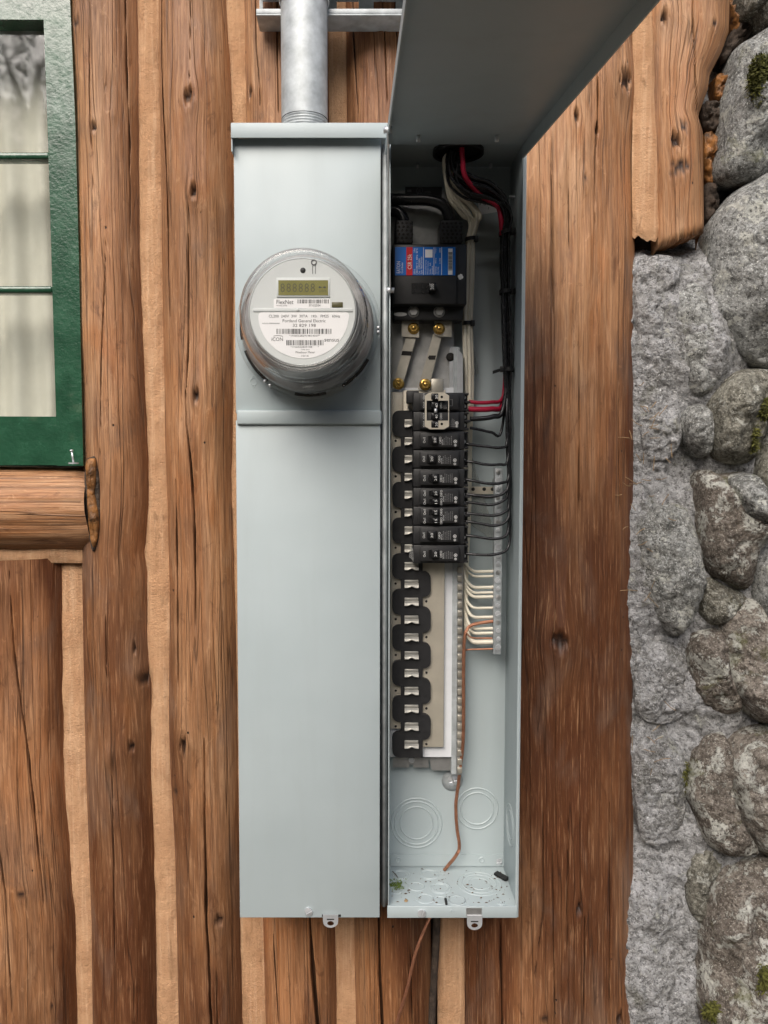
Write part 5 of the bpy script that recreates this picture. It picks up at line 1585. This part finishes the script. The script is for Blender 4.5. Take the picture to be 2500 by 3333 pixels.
blacks = [
    ([(1530, 1364, .052), (1570, 1362, .052), (1605, 1356, .054), (1636, 1338, .058)], 0.0034, "black", "stout black wire leaving the lower half of the breaker with the metal handle tie"),
    ([(1530, 1393, .056), (1560, 1398, .058), (1600, 1407, .06), (1632, 1404, .064)], 0.0020, "black", "thin dark wire leaving the lowest terminal of the breaker with the metal handle tie"),
    ([(1516, 1443, .050), (1530, 1447, .048), (1580, 1453, .046), (1630, 1457, .046), (1650, 1440, .050)], 0.0020, "black", "black wire leaving the single breaker just below the metal handle tie"),
    ([(1512, 1501, .050), (1540, 1504, .046), (1580, 1512, .044), (1625, 1512, .046), (1652, 1500, .050)], 0.0020, "black", "black wire leaving the second single breaker below the metal handle tie"),
    ([(1513, 1560, .050), (1545, 1566, .046), (1590, 1574, .044), (1632, 1572, .046), (1656, 1552, .050)], 0.0020, "black", "black wire leaving the single breaker just above the twin breakers"),
    ([(1515, 1608, .050), (1550, 1613, .046), (1600, 1617, .044), (1640, 1604, .046), (1656, 1572, .050)], 0.00221, "black", "black wire at the upper terminal beside the perforated strip"),
    ([(1515, 1633, .050), (1550, 1638, .047), (1600, 1643, .045), (1640, 1628, .047), (1652, 1600, .052)], 0.0020, "black", "black wire from the lower terminal of the upper twin breaker"),
    ([(1515, 1670, .050), (1550, 1674, .046), (1610, 1678, .044), (1646, 1664, .046), (1656, 1640, .050)], 0.0020, "black", "black wire leaving the upper terminal of the lower twin breaker"),
    ([(1513, 1696, .050), (1550, 1702, .046), (1610, 1711, .044), (1648, 1696, .046), (1658, 1660, .050)], 0.0020, "black", "black wire leaving the lower terminal of the lower twin breaker"),
    ([(1513, 1742, .050), (1550, 1747, .046), (1610, 1754, .044), (1646, 1744, .046), (1656, 1712, .050)], 0.0020, "black", "black wire leaving the breaker second from the bottom"),
    ([(1515, 1802, .050), (1550, 1805, .046), (1600, 1806, .044), (1642, 1795, .046), (1658, 1768, .050), (1661, 1690, .054)], 0.0020, "black", "lowest black wire, leaving the bottom breaker of the column"),
    ([(1526, 1307, .050), (1560, 1311, .050), (1600, 1309, .056), (1634, 1298, .070)], 0.0026, "red", "upper red wire at the breaker with the metal handle tie"),
    ([(1524, 1331, .050), (1560, 1333, .050), (1600, 1331, .056), (1634, 1320, .070)], 0.0038, "red", "thicker lower red wire at the breaker with the metal handle tie"),
]
nW = len(blacks)
for k, (pts, r, colr, lab_) in enumerate(blacks):
    path = [P(*p) for p in pts]
    lasty = pts[-1][1]
    if colr == "red":                                   # the red pair runs hidden behind the black strands
        dx = 4 if k == 11 else -5
        tail = [P(1652 + dx, 1205, 0.075), P(1648 + dx, 950, 0.075), P(1647 + dx, 760, 0.074), P(1648 + dx, 700, 0.072), P(1625, 655, 0.068), P(1570, 640, 0.064), P(1510, 618 + dx, 0.058), P(1486 + dx, 560, 0.052), P(1486 + dx, 500, 0.046)]
        e = P(1486 + dx, 470, 0.044)
        tail.append(Vector((e.x, e.y, Z_TOP - 0.002)))
    else:
        tail = up_bundle(k, nW - 2)
    if lasty > 1500:
        x = 1656 + rnd.uniform(-6, 8)
        for yy in (lasty - 110, lasty - 230, lasty - 340):
            if yy > 1290:
                path.append(P(x + rnd.uniform(-3, 3) - (lasty - yy) * 0.01, yy, 0.056 + rnd.uniform(-.006, .006)))
    elif lasty > 1420:
        path.append(P(1655 + rnd.uniform(-6, 6), lasty - 110, 0.056))
    path += tail
    mb = MB(); mb.tube(path, r, 8, True, True, 5)
    build(colr + "_wire", mb, 'wire_' + colr, None, lab_, "wire", colr + " wires in the breaker cabinet")

whites = [(1859, .0022, "topmost white wire on the ground bar"), (1875, .0017, "thin second white wire on the ground bar"), (1911, .0024, "third white wire from the top on the ground bar"),
          (1928, .0019, "fourth white wire on the ground bar, with black print along it"), (1942, .0024, "fifth white wire from the top on the ground bar"), (1978, .0020, "white printed wire ending alone midway down the ground bar"),
          (2008, .0023, "white wire just above the stranded copper on the ground bar"), (2045, .0023, "white wire just below the stranded copper on the ground bar"), (2060, .0023, "second white wire below the stranded copper"),
          (2089, .0036, "thickest and lowest white wire on the ground bar")]
for k, (yt, r, lab_) in enumerate(whites):
    ox = (k - 4.5) * 2.5
    oy = 0.003 * math.sin(k * 2.4)
    path = [P(1611, yt, 0.068), P(1575, yt + 1, 0.072), P(1540, yt - 1, 0.080), P(1519 + ox * 0.4, yt - 26, 0.088), P(1512 + ox * 0.4, yt - 70, 0.092), P(1511 + ox * 0.6, min(1838, yt - 90), 0.0945)]
    for py, px, Y in ((1700, 1514, .096), (1450, 1518, .096), (1285, 1524, .092), (1180, 1524, .084), (1052, 1520, .080), (940, 1524, .078), (840, 1527, .076), (782, 1530, .074)):
        path.append(P(px + ox * (1.0 if py != 782 else 0.8), py, Y + oy))
    fan = k / 9 - 0.5
    path += [P(1540 + fan * 22 + 5 * math.sin(k * 2.1), 725, .070 + oy), P(1528 + fan * 62, 690 + 14 * math.sin(k * 1.7), .066 + oy), P(1482 + fan * 36, 640 - fan * 24, .060), P(1460 + fan * 20, 585, .054), P(1456 + fan * 24, 520, .048)]
    e = P(1476 + fan * 30, 470, 0.046)
    path.append(Vector((e.x, e.y, Z_TOP - 0.002)))
    mb = MB(); mb.tube(path, r, 8, True, True, 5)
    build("white_wire", mb, 'wire_white', None, lab_, "wire", "white wires in the breaker cabinet")
# two more reds looping in the bundle high up
for dx, lab_ in ((0, "red wire dropping from the entry at the top of the cabinet"),):
    mb = MB(); mb.tube([Vector((PX(1502, 470, .03), 0.026, Z_TOP - 0.002)), P(1506, 520, .028), P(1514, 575, .034), P(1560, 632, .050), P(1616, 668, .056), P(1630, 710, .054), P(1634, 765, .056)], 0.0034, 10)
    build("red_wire", mb, 'wire_red', None, lab_, "wire", "red wires in the breaker cabinet")

def cable_tie(px, py, w, Y, dpt, label, tail=None, tilt=0):
    c = P(px, py, Y)
    hw = w * mpp(Y) / 2
    mb = MB()
    n, hh = 20, 0.0026
    vs = []
    for k in range(n):
        a = 2 * math.pi * k / n
        x, y = c.x + hw * math.cos(a), c.y + dpt * math.sin(a)
        z = c.z + tilt * (x - c.x)
        for s, dz in ((1.0, -hh), (1.0, hh), (0.9, hh), (0.9, -hh)):
            vs.append((c.x + (x - c.x) * s, c.y + (y - c.y) * s, z + dz))
    fs = [(k * 4 + i, ((k + 1) % n) * 4 + i, ((k + 1) % n) * 4 + (i + 1) % 4, k * 4 + (i + 1) % 4) for k in range(n) for i in range(4)]
    mb.add(vs, fs, False)
    sx = -1 if tail and tail[0] < px else 1
    mb.box(c.x + sx * hw - 0.003, c.x + sx * hw + 0.003, c.y - dpt * 0.6, c.y - dpt * 0.6 + 0.006, c.z - 0.004, c.z + 0.004, 0.0006)
    if tail:
        e = P(tail[0], tail[1], Y - dpt * 0.6)
        s0 = Vector((c.x + sx * hw, c.y - dpt * 0.4, c.z))
        up_ = Vector((0, 0, 0.0022))
        mb.add([s0 - up_, s0 + up_, e + up_, e - up_, s0 - up_ + Vector((0, .001, 0)), s0 + up_ + Vector((0, .001, 0)), e + up_ + Vector((0, .001, 0)), e - up_ + Vector((0, .001, 0))],
               [(0, 1, 2, 3), (7, 6, 5, 4), (0, 4, 5, 1), (1, 5, 6, 2), (2, 6, 7, 3), (3, 7, 4, 0)])
    build("cable_tie", mb, 'tie', None, label, "cable tie", "cable ties on the wires")
cable_tie(1646, 757, 44, 0.060, 0.0135, "upper black cable tie around the black wire bundle", tilt=0.2)
cable_tie(1646, 951, 42, 0.062, 0.0135, "middle black cable tie around the black wire bundle")
cable_tie(1653, 1203, 40, 0.062, 0.0130, "black cable tie with a cut tail on the lower black wire bundle", tail=(1604, 1212))
cable_tie(1531, 779, 34, 0.074, 0.0085, "upper black cable tie around the white wires", tilt=0.1)
cable_tie(1521, 1053, 32, 0.080, 0.0085, "lower black cable tie around the white wires below the main breaker")

def stranded(name, pts, r, label, n=5, twist=9.0):
    """bare stranded conductor: several twisted strands in one mesh"""
    base = [Vector(p) for p in pts]
    dense = []
    for i in range(len(base) - 1):
        p0, p1, p2 = base[max(i - 1, 0)], base[i], base[i + 1]
        p3 = base[min(i + 2, len(base) - 1)]
        for k in range(14):
            t = k / 14
            dense.append(0.5 * ((2 * p1) + (p2 - p0) * t + (2 * p0 - 5 * p1 + 4 * p2 - p3) * t * t + (3 * p1 - p0 - 3 * p2 + p3) * t ** 3))
    dense.append(base[-1])
    mb = MB()
    for s in range(n):
        path = []
        L = 0
        for i, p in enumerate(dense):
            tg = (dense[min(i + 1, len(dense) - 1)] - dense[max(i - 1, 0)]).normalized()
            nn = Vector((0, 1, 0)) - tg * tg.y
            nn = nn.normalized() if nn.length > 1e-3 else Vector((1, 0, 0))
            bb = tg.cross(nn)
            if i: L += (p - dense[i - 1]).length
            a = 2 * math.pi * s / n + L * 2 * math.pi * twist
            path.append(p + (nn * math.cos(a) + bb * math.sin(a)) * r * 0.55)
        mb.tube(path, r * 0.5, 6, False)
    return build(name, mb, 'copper', None, label, "wire", "bare copper conductors")
stranded("copper_wire", [P(1611, 2021, .066), P(1575, 2026, .068), P(1540, 2033, .072), P(1521, 2048, .070), P(1512, 2080, .068), P(1509, 2180, .068), P(1509, 2320, .070), P(1507, 2420, .074), P(1498, 2500, .080),
                         P(1491, 2560, .086), P(1484, 2620, .090), P(1487, 2690, .090), P(1495, 2755, .088), P(1484, 2785, .086), PF(1446, 2832, Z_FLOOR + 0.001)], 0.0024,
         "stranded copper ground wire from the ground bar down to the cabinet floor")
mb = MB(); mb.tube([P(1611, 2112, .066), P(1570, 2113, .070), P(1516, 2116, .076), P(1509, 2130, .078)], 0.0013, 8)
build("copper_wire", mb, 'copper', None, "single bare copper wire at the lowest terminal of the ground bar", "wire", "bare copper conductors")
mb = MB(); mb.tube([P(1611, 2077, .070), P(1570, 2077, .074), P(1535, 2075, .080), P(1518, 2060, .084)], 0.0011, 8)
build("copper_wire", mb, 'copper', None, "bare copper wire running just above the thickest white wire", "wire", "bare copper conductors")
c = PF(1446, 2832, Z_FLOOR + 0.001)
stranded("copper_wire", [Vector((c.x, c.y, Z_FLOOR - 0.004)), Vector((c.x - 0.006, c.y - 0.012, Z_BOT - 0.01)), P(1360, 3080, .060), P(1325, 3220, .066), P(1290, 3340, .076), P(1262, 3500, .090), P(1200, 3800, .105)], 0.0023,
         "stranded copper ground wire hanging below the panel towards the ground")
mb = MB(); mb.tube([P(1424, 2940, .128), P(1419, 3080, .128), P(1412, 3200, .130), P(1406, 3333, .131), P(1402, 3760, .133)], 0.0055, 12)
build("grey_cable", mb, 'bark', None, "dusty dark cable running down beside the tan chinking below the panel", "cable")

# ================================================================ METER
mt = empty("electric_meter", (c_m.x, -0.02, c_m.z - 0.093), "round glass-domed electric meter with grey face and olive display", "electric meter")
cc = (c_m.x, c_m.z)
mb = MB()
mb.lathe(cc, [(0.080, -0.012), (0.0905, -0.013), (0.0925, -0.016), (0.0925, -0.020), (0.090, -0.0225), (0.0845, -0.024), (0.0835, -0.040), (0.0815, -0.046), (0.0775, -0.050), (0.0755, -0.060), (0.0745, -0.075), (0.0757, -0.077), (0.0743, -0.079), (0.0728, -0.108), (0.0742, -0.111), (0.0724, -0.114), (0.0710, -0.134), (0.0685, -0.1415), (0.0650, -0.1445), (0.0622, -0.1440), (0.0615, -0.1425), (0.0610, -0.1425), (0.0600, -0.1425), (0.0001, -0.1425)], 96)
build("clear_cover", mb, 'lexan', mt)
mb = MB(); mb.lathe(cc, [(0.0660, -0.1400), (0.0685, -0.1390), (0.0690, -0.1360), (0.0665, -0.1345), (0.0645, -0.1370)], 96, 'y', True); build("cover_rim", mb, 'lexan', mt)
mb = MB(); mb.lathe(cc, [(0.0760, -0.013), (0.0832, -0.014), (0.0832, -0.030), (0.0790, -0.034), (0.0700, -0.036), (0.0640, -0.036)], 80); build("base_ring", mb, 'meter_body', mt)
mb = MB(); mb.lathe(cc, [(0.0605, -0.128), (0.0625, -0.122), (0.0655, -0.060), (0.0690, -0.036)], 80); build("inner_body", mb, 'meter_body', mt)
for a0, a1 in ((200, 232), (258, 285), (300, 332), (150, 190)):
    mb = MB()
    nseg = 16
    vs = []
    for k in range(nseg + 1):
        a = math.radians(a0 + (a1 - a0) * k / nseg)
        for r_, y_ in ((0.0840, -0.0145), (0.0880, -0.0145), (0.0880, -0.019), (0.0840, -0.019)):
            vs.append((cc[0] + r_ * math.cos(a), y_, cc[1] + r_ * math.sin(a)))
    mb.add(vs, [(k * 4 + i, (k + 1) * 4 + i, (k + 1) * 4 + (i + 1) % 4, k * 4 + (i + 1) % 4) for k in range(nseg) for i in range(4)] + [(0, 1, 2, 3), tuple(nseg * 4 + i for i in (3, 2, 1, 0))])
    build("retaining_band", mb, 'blackgloss', mt)
FYM = -0.1275
mb = MB(); mb.lathe(cc, [(0.0001, FYM), (0.0590, FYM), (0.0600, FYM), (0.0620, FYM + 0.0015), (0.0622, FYM + 0.005), (0.0606, FYM + 0.007)], 96); face = build("face_plate", mb, 'meter_face', mt)
fy = FYM - 0.0004
mb = MB(); mb.bpx(900, 904, 1074, 967, FYM - 0.0012, FYM - 0.0001, 0.0011); build("display_bezel", mb, 'meter_face', face)
mb = MB(); mb.bpx(906, 912, 1068, 961, FYM - 0.0016, FYM - 0.0011); lcd = build("display", mb, 'lcd', face)
for i in range(6):
    xx = 913 + i * 19.6
    text_fit("lcd_digit", "8", xx, 922, xx + 14, 951, FYM - 0.0018, 'lcd_seg', lcd)
for xx in (970, 990, 1010):
    mb = MB(); c = P(xx - 0.5, 950, FYM - 0.0018); mb.disc((c.x, c.z), 0.0005, FYM - 0.0018, 8); build("lcd_dot", mb, 'lcd_seg', lcd)
text_fit("lettering", "kWh", 1040, 943, 1062, 952, FYM - 0.0018, 'lcd_seg', lcd)
mb = MB(); mb.prism([(1036, 935), (1042, 931), (1042, 933.5), (1047, 933.5), (1047, 936.5), (1042, 936.5), (1042, 939)], FYM - 0.0019, FYM - 0.0017)
mb.prism([(1062, 935), (1056, 939), (1056, 936.5), (1051, 936.5), (1051, 933.5), (1056, 933.5), (1056, 931)], FYM - 0.0019, FYM - 0.0017); build("lcd_arrows", mb, 'print_black', lcd)
mb = MB(); c = P(986, 880, FYM); mb.lathe((c.x, c.z), [(0.0001, FYM - 0.0022), (0.0020, FYM - 0.0018), (0.0031, FYM - 0.0002), (0.0033, FYM + 0.0003)], 24); build("optical_port", mb, 'print_black', face)
mb = MB(); c = P(1022, 854, FYM); mb.lathe((c.x, c.z), [(0.0020, FYM - 0.0002), (0.0024, FYM - 0.0010), (0.0032, FYM - 0.0010), (0.0035, FYM - 0.0002)], 28); build("seal_ring", mb, 'print_grey', face)
mb = MB(); mb.bpx(1016.5, 864, 1018.2, 891, FYM - 0.0006, FYM - 0.0001); mb.bpx(1026, 864, 1027.7, 891, FYM - 0.0006, FYM - 0.0001); build("magnet_mark", mb, 'print_black', face)
mb = MB(); mb.bpx(1080, 983, 1116, 1000, FYM - 0.0008, FYM - 0.0001, 0.0003); build("sensor_window", mb, 'lcd_seg', face)
mb = MB(); mb.bpx(824, 1003, 1149, 1014.5, FYM - 0.0010, FYM - 0.0001, 0.0004); build("divider_ridge", mb, 'meter_face', face)
c = P(969, 1009, FYM); mb = MB(); mb.lathe((c.x, c.z), [(0.0001, FYM - 0.0018), (0.0016, FYM - 0.0018), (0.0022, FYM - 0.0010)], 18); build("pin", mb, 'meter_face', face)
mb = MB(); mb.prism([(891, 975), (893, 973), (1073, 973), (1075, 975), (1075, 1002.5), (891, 1002.5)], FYM - 0.0004, FYM - 0.0001); l1 = build("name_label", mb, 'paper', face)
ty = FYM - 0.0006
text_fit("lettering", "FlexNet", 900, 976, 955, 990, ty, 'print_black', l1)
text_fit("lettering", "MODEL 550B", 900, 993, 934, 996.5, ty, 'print_black', l1)
barcode("barcode", 968, 974.5, 1069, 987.5, ty, 'print_black', l1, False, 34)
text_fit("lettering", "37102504", 1005, 990.5, 1043, 997.5, ty, 'print_black', l1)
pts = [(847, 1017), (852, 1016), (1125, 1016), (1131, 1017), (1135, 1021), (1136, 1028)]
for k in range(1, 24):
    a = math.pi * k / 24
    pts.append((988 + 148 * math.cos(a), 1022 + 145 * math.sin(a)))
pts += [(841, 1028), (843, 1021)]
mb = MB(); mb.prism(pts, FYM - 0.0004, FYM - 0.0001); l2 = build("rating_label", mb, 'paper', face)
for s, x0, y0, x1, y1 in (("CL200  240V  3W  30TA   1Kh   FM2S   60Hz", 875, 1024.5, 1107, 1033.5), ("Portland General Electric", 920, 1039, 1060, 1049), ("32 829 198", 953, 1054, 1028, 1064),
                          ("*1N603282919814507*", 941, 1089.5, 1042, 1095.5), ("A02GLS000000000", 853, 1050.5, 910, 1054.5), ("*1N6032829198      *", 946, 1126.5, 1038, 1132), ("TYPE iSA3", 979, 1136, 1007, 1140),
                          ("Watthour Meter", 961, 1143, 1025, 1150), ("10/14", 982, 1155, 1004, 1161.5), ("iCON", 884, 1098, 921, 1110), ("sensus", 1056, 1103, 1103, 1112)):
    text_fit("lettering", s, x0, y0, x1, y1, ty, 'print_black', l2)
barcode("barcode", 900, 1070, 1082, 1087, ty, 'print_black', l2, False, 48)
barcode("barcode", 932, 1107, 1052, 1124, ty, 'print_black', l2, False, 40)
mb = MB()
arc = [P(890 + 31 * k / 10, 1099 - 7 * math.sin(math.pi * (0.25 + 0.55 * k / 10)), ty) for k in range(11)]
mb.tube(arc, 0.00025, 4, False, False); build("logo_arc", mb, 'print_black', l2)
# cover seal tab at the bottom of the dome and metal clips
mb = MB(); mb.prism([(982, 1215), (1008, 1212), (1022, 1248), (1020, 1262), (986, 1264), (978, 1250)], -0.055, -0.046); build("seal_tab", mb, 'lexan', mt)
for x, y in ((1232, 1066), (1232, 1080), (862, 1240), (878, 1254)):
    mb = MB(); mb.bpx(x - 5, y - 5, x + 5, y + 5, -0.026, -0.014, 0.001); build("metal_clip", mb, 'zinc', mt)

# ================================================================ CONDUIT AND STRUT
cx0, cx1 = PX(915, 150, 0.055), PX(1066, 150, 0.055)
ccx, cr = (cx0 + cx1) / 2, (cx1 - cx0) / 2
zc = PZ(399, -0.012)
con = empty("conduit", (ccx, 0.055, zc), "thick galvanised steel conduit rising from the top of the meter side", "conduit")
mb = MB(); mb.lathe((ccx, 0.055), [(cr, zc + 0.030), (cr, 2.75), (cr - 0.004, 2.75)], 56, 'z'); build("pipe", mb, 'galv', con)
mb = MB()
prof = []
zt = zc + 0.008
for k in range(6):
    prof += [(cr * 0.955, zt), (cr * 1.0, zt + 0.0014), (cr * 1.0, zt + 0.0020), (cr * 0.955, zt + 0.0036)]
    zt += 0.0037
mb.lathe((ccx, 0.055), prof, 56, 'z'); build("thread", mb, 'galv', con)
mb = MB(); mb.lathe((ccx, 0.055), [(cr * 0.9, zc), (cr * 1.03, zc), (cr * 1.03, zc + 0.006), (cr * 0.97, zc + 0.009)], 56, 'z'); build("hub", mb, 'steel', con)

st = empty("strut_channel", P(1080, 78, 0.1), "slotted steel strut channel fixed across the logs behind the conduit", "strut channel")
sx0, sx1 = PX(838, 50, 0.08), PX(1420, 50, 0.08)
zs0, zs1 = PZ(62, 0.075), PZ(-62, 0.075)
mb = MB()
mb.box(sx0, sx1, 0.066, 0.108, zs0, zs0 + 0.0025, 0.0006)
mb.box(sx0, sx1, 0.066, 0.0685, zs0 + 0.0026, zs0 + 0.009, 0.0006)
mb.box(sx0, sx1, 0.066, 0.108, zs1, zs1 + 0.0025, 0.0006)
mb.box(sx0, sx1, 0.066, 0.0685, zs1 - 0.009, zs1 - 0.0001, 0.0006)
build("flange", mb, 'galv', st)
mb = MB()                                   # web with real slots: bars between slots
zw0, zw1 = zs0 + 0.0026, zs1 - 0.0001
sl0, sl1 = PZ(38, 0.1), PZ(-2, 0.1)
mb.box(sx0, sx1, 0.104, 0.1065, zw0, min(sl0, sl1) + 0.0)
mb.box(sx0, sx1, 0.104, 0.1065, max(sl0, sl1), zw1)
step = (PX(1260, 20, 0.105) - PX(1140, 20, 0.105))
xs = PX(892, 20, 0.105) - step
while xs < sx1:
    mb.box(max(sx0, xs + step * 0.30), min(sx1, xs + step * 0.70), 0.104, 0.1065, min(sl0, sl1) + 0.0001, max(sl0, sl1) - 0.0001)
    xs += step
build("web", mb, 'galv', st)
mb = MB()
for z in (PZ(-20, 0.055),):
    mb.lathe((ccx, 0.055), [(cr + 0.0003, z - 0.012), (cr + 0.0025, z - 0.012), (cr + 0.0025, z + 0.012), (cr + 0.0003, z + 0.012)], 48, 'z', True)
build("pipe_clamp", mb, 'zinc', con)

# ================================================================ SMALL DEBRIS ON THE CABINET FLOOR
rnd = random.Random(3)
mb = MB()
for _ in range(150):
    x = rnd.uniform(XR0 + 0.006, XR1 - 0.006)
    y = rnd.uniform(0.006, BOX_D - 0.006)
    s = rnd.choice((0.0004, 0.0006, 0.0009, 0.0015))
    a = rnd.random() * 3.14
    dx, dy = s * math.cos(a) * rnd.uniform(1, 2.2), s * math.sin(a)
    mb.add([(x - dx, y - dy, Z_FLOOR + 0.0003), (x + dy * .6, y - dx * .6, Z_FLOOR + 0.0003), (x + dx, y + dy, Z_FLOOR + 0.0003), (x, y, Z_FLOOR + 0.0003 + s * 0.9)], [(0, 1, 3), (1, 2, 3), (2, 0, 3), (0, 2, 1)])
build("dirt_specks", mb, 'debris', None, "scattered dark dirt specks on the cabinet floor", "dirt", kind="stuff")
def fpt(px, py, dz=0.0):
    p = PF(px, py, Z_FLOOR + 0.0004)
    return Vector((p.x, p.y, p.z + dz))
mb = MB()
a, b = fpt(1615, 2845, 0.003), fpt(1652, 2868, 0.004)
d = (b - a).normalized(); s = Vector((-d.y, d.x, 0)) * 0.0045
mb.add([a - s, a + s, b + s, b - s, a - s + Vector((0, 0, .003)), a + s * 0.5 + Vector((0, 0, .0045)), b + s * 0.5 + Vector((0, 0, .0045)), b - s + Vector((0, 0, .003))],
       [(3, 2, 1, 0), (4, 5, 6, 7), (0, 1, 5, 4), (1, 2, 6, 5), (2, 3, 7, 6), (3, 0, 4, 7)])
for v in range(len(mb.v)):
    x, y, z = mb.v[v]; mb.v[v] = (x, y, max(Z_FLOOR + 0.0003, z - 0.003))
build("tape_scrap", mb, 'scrap', None, "curled strip of black tape lying in the back right of the cabinet floor", "scrap")
mb = MB(); a, b = fpt(1451, 2938), fpt(1452, 2946)
mb.box(a.x - 0.0012, a.x + 0.0018, b.y, a.y + 0.008, Z_FLOOR + 0.0003, Z_FLOOR + 0.003, 0.0004)
build("wire_offcut", mb, 'scrap', None, "tiny black wire offcut near the front of the cabinet floor", "scrap")
mb = MB()
c = fpt(1290, 2884)
for _ in range(160):
    p = c + Vector((rnd.gauss(0, 0.0055), rnd.gauss(0, 0.006), 0.0003))
    dd = Vector((rnd.uniform(-1, 1), rnd.uniform(-1, 1), rnd.uniform(0.1, 1))).normalized() * rnd.uniform(0.003, 0.006)
    ss = dd.orthogonal().normalized() * 0.0007
    p.x = max(p.x, XR0 + 0.006)
    mb.add([p - ss, p + ss, p + dd], [(0, 1, 2)])
build("moss_sprig", mb, 'sprig', None, "small green sprig of moss at the left of the cabinet floor", "moss sprig")
mb = MB()
c = fpt(1322, 2934)
mb.add([c + Vector((x, y, z)) for x, y, z in ((-.003, 0, .0002), (0, -.003, .0005), (.003, .001, .0002), (.001, .005, .0012), (-.002, .004, .0002), (0, .001, .0022))], [(0, 1, 5), (1, 2, 5), (2, 3, 5), (3, 4, 5), (4, 0, 5), (4, 3, 2, 1, 0)])
build("bark_flake", mb, 'needle', None, "small tan bark flake on the front left of the cabinet floor", "bark flake")
mb = MB(); mb.tube([fpt(1278, 2838, 0.0008), fpt(1288, 2848, 0.001), fpt(1294, 2858, 0.0008)], 0.0006, 6); build("twig", mb, 'debris', None, "short brown twig on the back left of the cabinet floor", "twig")

# ================================================================ TREES BEHIND THE VIEWER (seen mirrored in the window)
def tree(x, y, h, cr_, label, seed, nleaf=4500, ls=1.0):
    rnd = random.Random(seed)
    root = empty("leafy_tree", (x, y, GROUND_Z), label, "tree", "trees mirrored in the window glass")
    mb = MB(); mb.tube([(x, y, GROUND_Z - 0.1), (x + .1, y, h * .35), (x - .15, y + .1, h * .7), (x, y, h * .95)], [0.28, 0.22, 0.13, 0.04], 12)
    for k in range(9):
        z = h * rnd.uniform(.35, .85); a = rnd.random() * 6.28
        e = Vector((x + cr_ * .8 * math.cos(a), y + cr_ * .8 * math.sin(a), z + rnd.uniform(.3, 1.2)))
        mb.tube([(x, y, z - .3), (x + (e.x - x) * .5, y + (e.y - y) * .5, (z + e.z) / 2 + .1), e], [.08, .05, .02], 6)
    build("trunk", mb, 'trunk', root)
    cl = []
    for k in range(46):
        a = rnd.random() * 6.28; r = cr_ * math.sqrt(rnd.random()); t = rnd.random()
        cl.append(Vector((x + r * math.cos(a) * (1.1 - .6 * t), y + r * math.sin(a) * (1.1 - .6 * t), h * (.32 + .68 * t))))
    mb = MB()
    for _ in range(nleaf):
        c = rnd.choice(cl)
        p = c + Vector((rnd.gauss(0, .42), rnd.gauss(0, .42), rnd.gauss(0, .34)))
        d = Vector((rnd.uniform(-1, 1), rnd.uniform(-1, 1), rnd.uniform(-.8, .4))).normalized() * rnd.uniform(.10, .2) * ls
        s = d.orthogonal().normalized() * d.length * .38
        mb.add([p, p + d * .5 + s, p + d, p + d * .5 - s], [(0, 1, 2, 3)])
    build("crown", mb, 'leafgreen', root)
tree(-4.6, -10.5, 7.5, 2.3, "leafy tree seen mirrored in the top pane of the window", 1, 7000, 0.5)
tree(-9.5, -13.0, 9.0, 2.8, "farther leafy tree mirrored at the left of the top pane", 2)
tree(3.2, -13.5, 8.0, 2.6, "leafy tree standing across the yard to the right", 3)

# unseen wood edge added behind the viewer to block low sky: one foliage mass
rnd = random.Random(77)
mb = MB()
for _ in range(22000):
    az = math.radians(rnd.uniform(150, 390))
    r = rnd.uniform(14, 18)
    hh = 8.0 + 1.6 * float(vnoise(az * 6, 1.0, 2.0)) + 0.8 * float(vnoise(az * 19, 4.0, 2.0))
    daz = (math.degrees(az) - 249 + 180) % 360 - 180
    hh -= 2.6 * math.exp(-(daz / 14.0) ** 2)
    z = hh * rnd.random() ** 0.7
    p = Vector((r * math.cos(az), r * math.sin(az), z))
    d = Vector((rnd.uniform(-1, 1), rnd.uniform(-1, 1), rnd.uniform(-.8, .4))).normalized() * rnd.uniform(.35, .7)
    s = d.orthogonal().normalized() * d.length * .45
    mb.add([p, p + d * .5 + s, p + d, p + d * .5 - s], [(0, 1, 2, 3)])
build("added_wood_edge", mb, 'leafgreen', None, "unseen green wood edge added behind the viewer to block low sky", "woodland", kind="stuff")
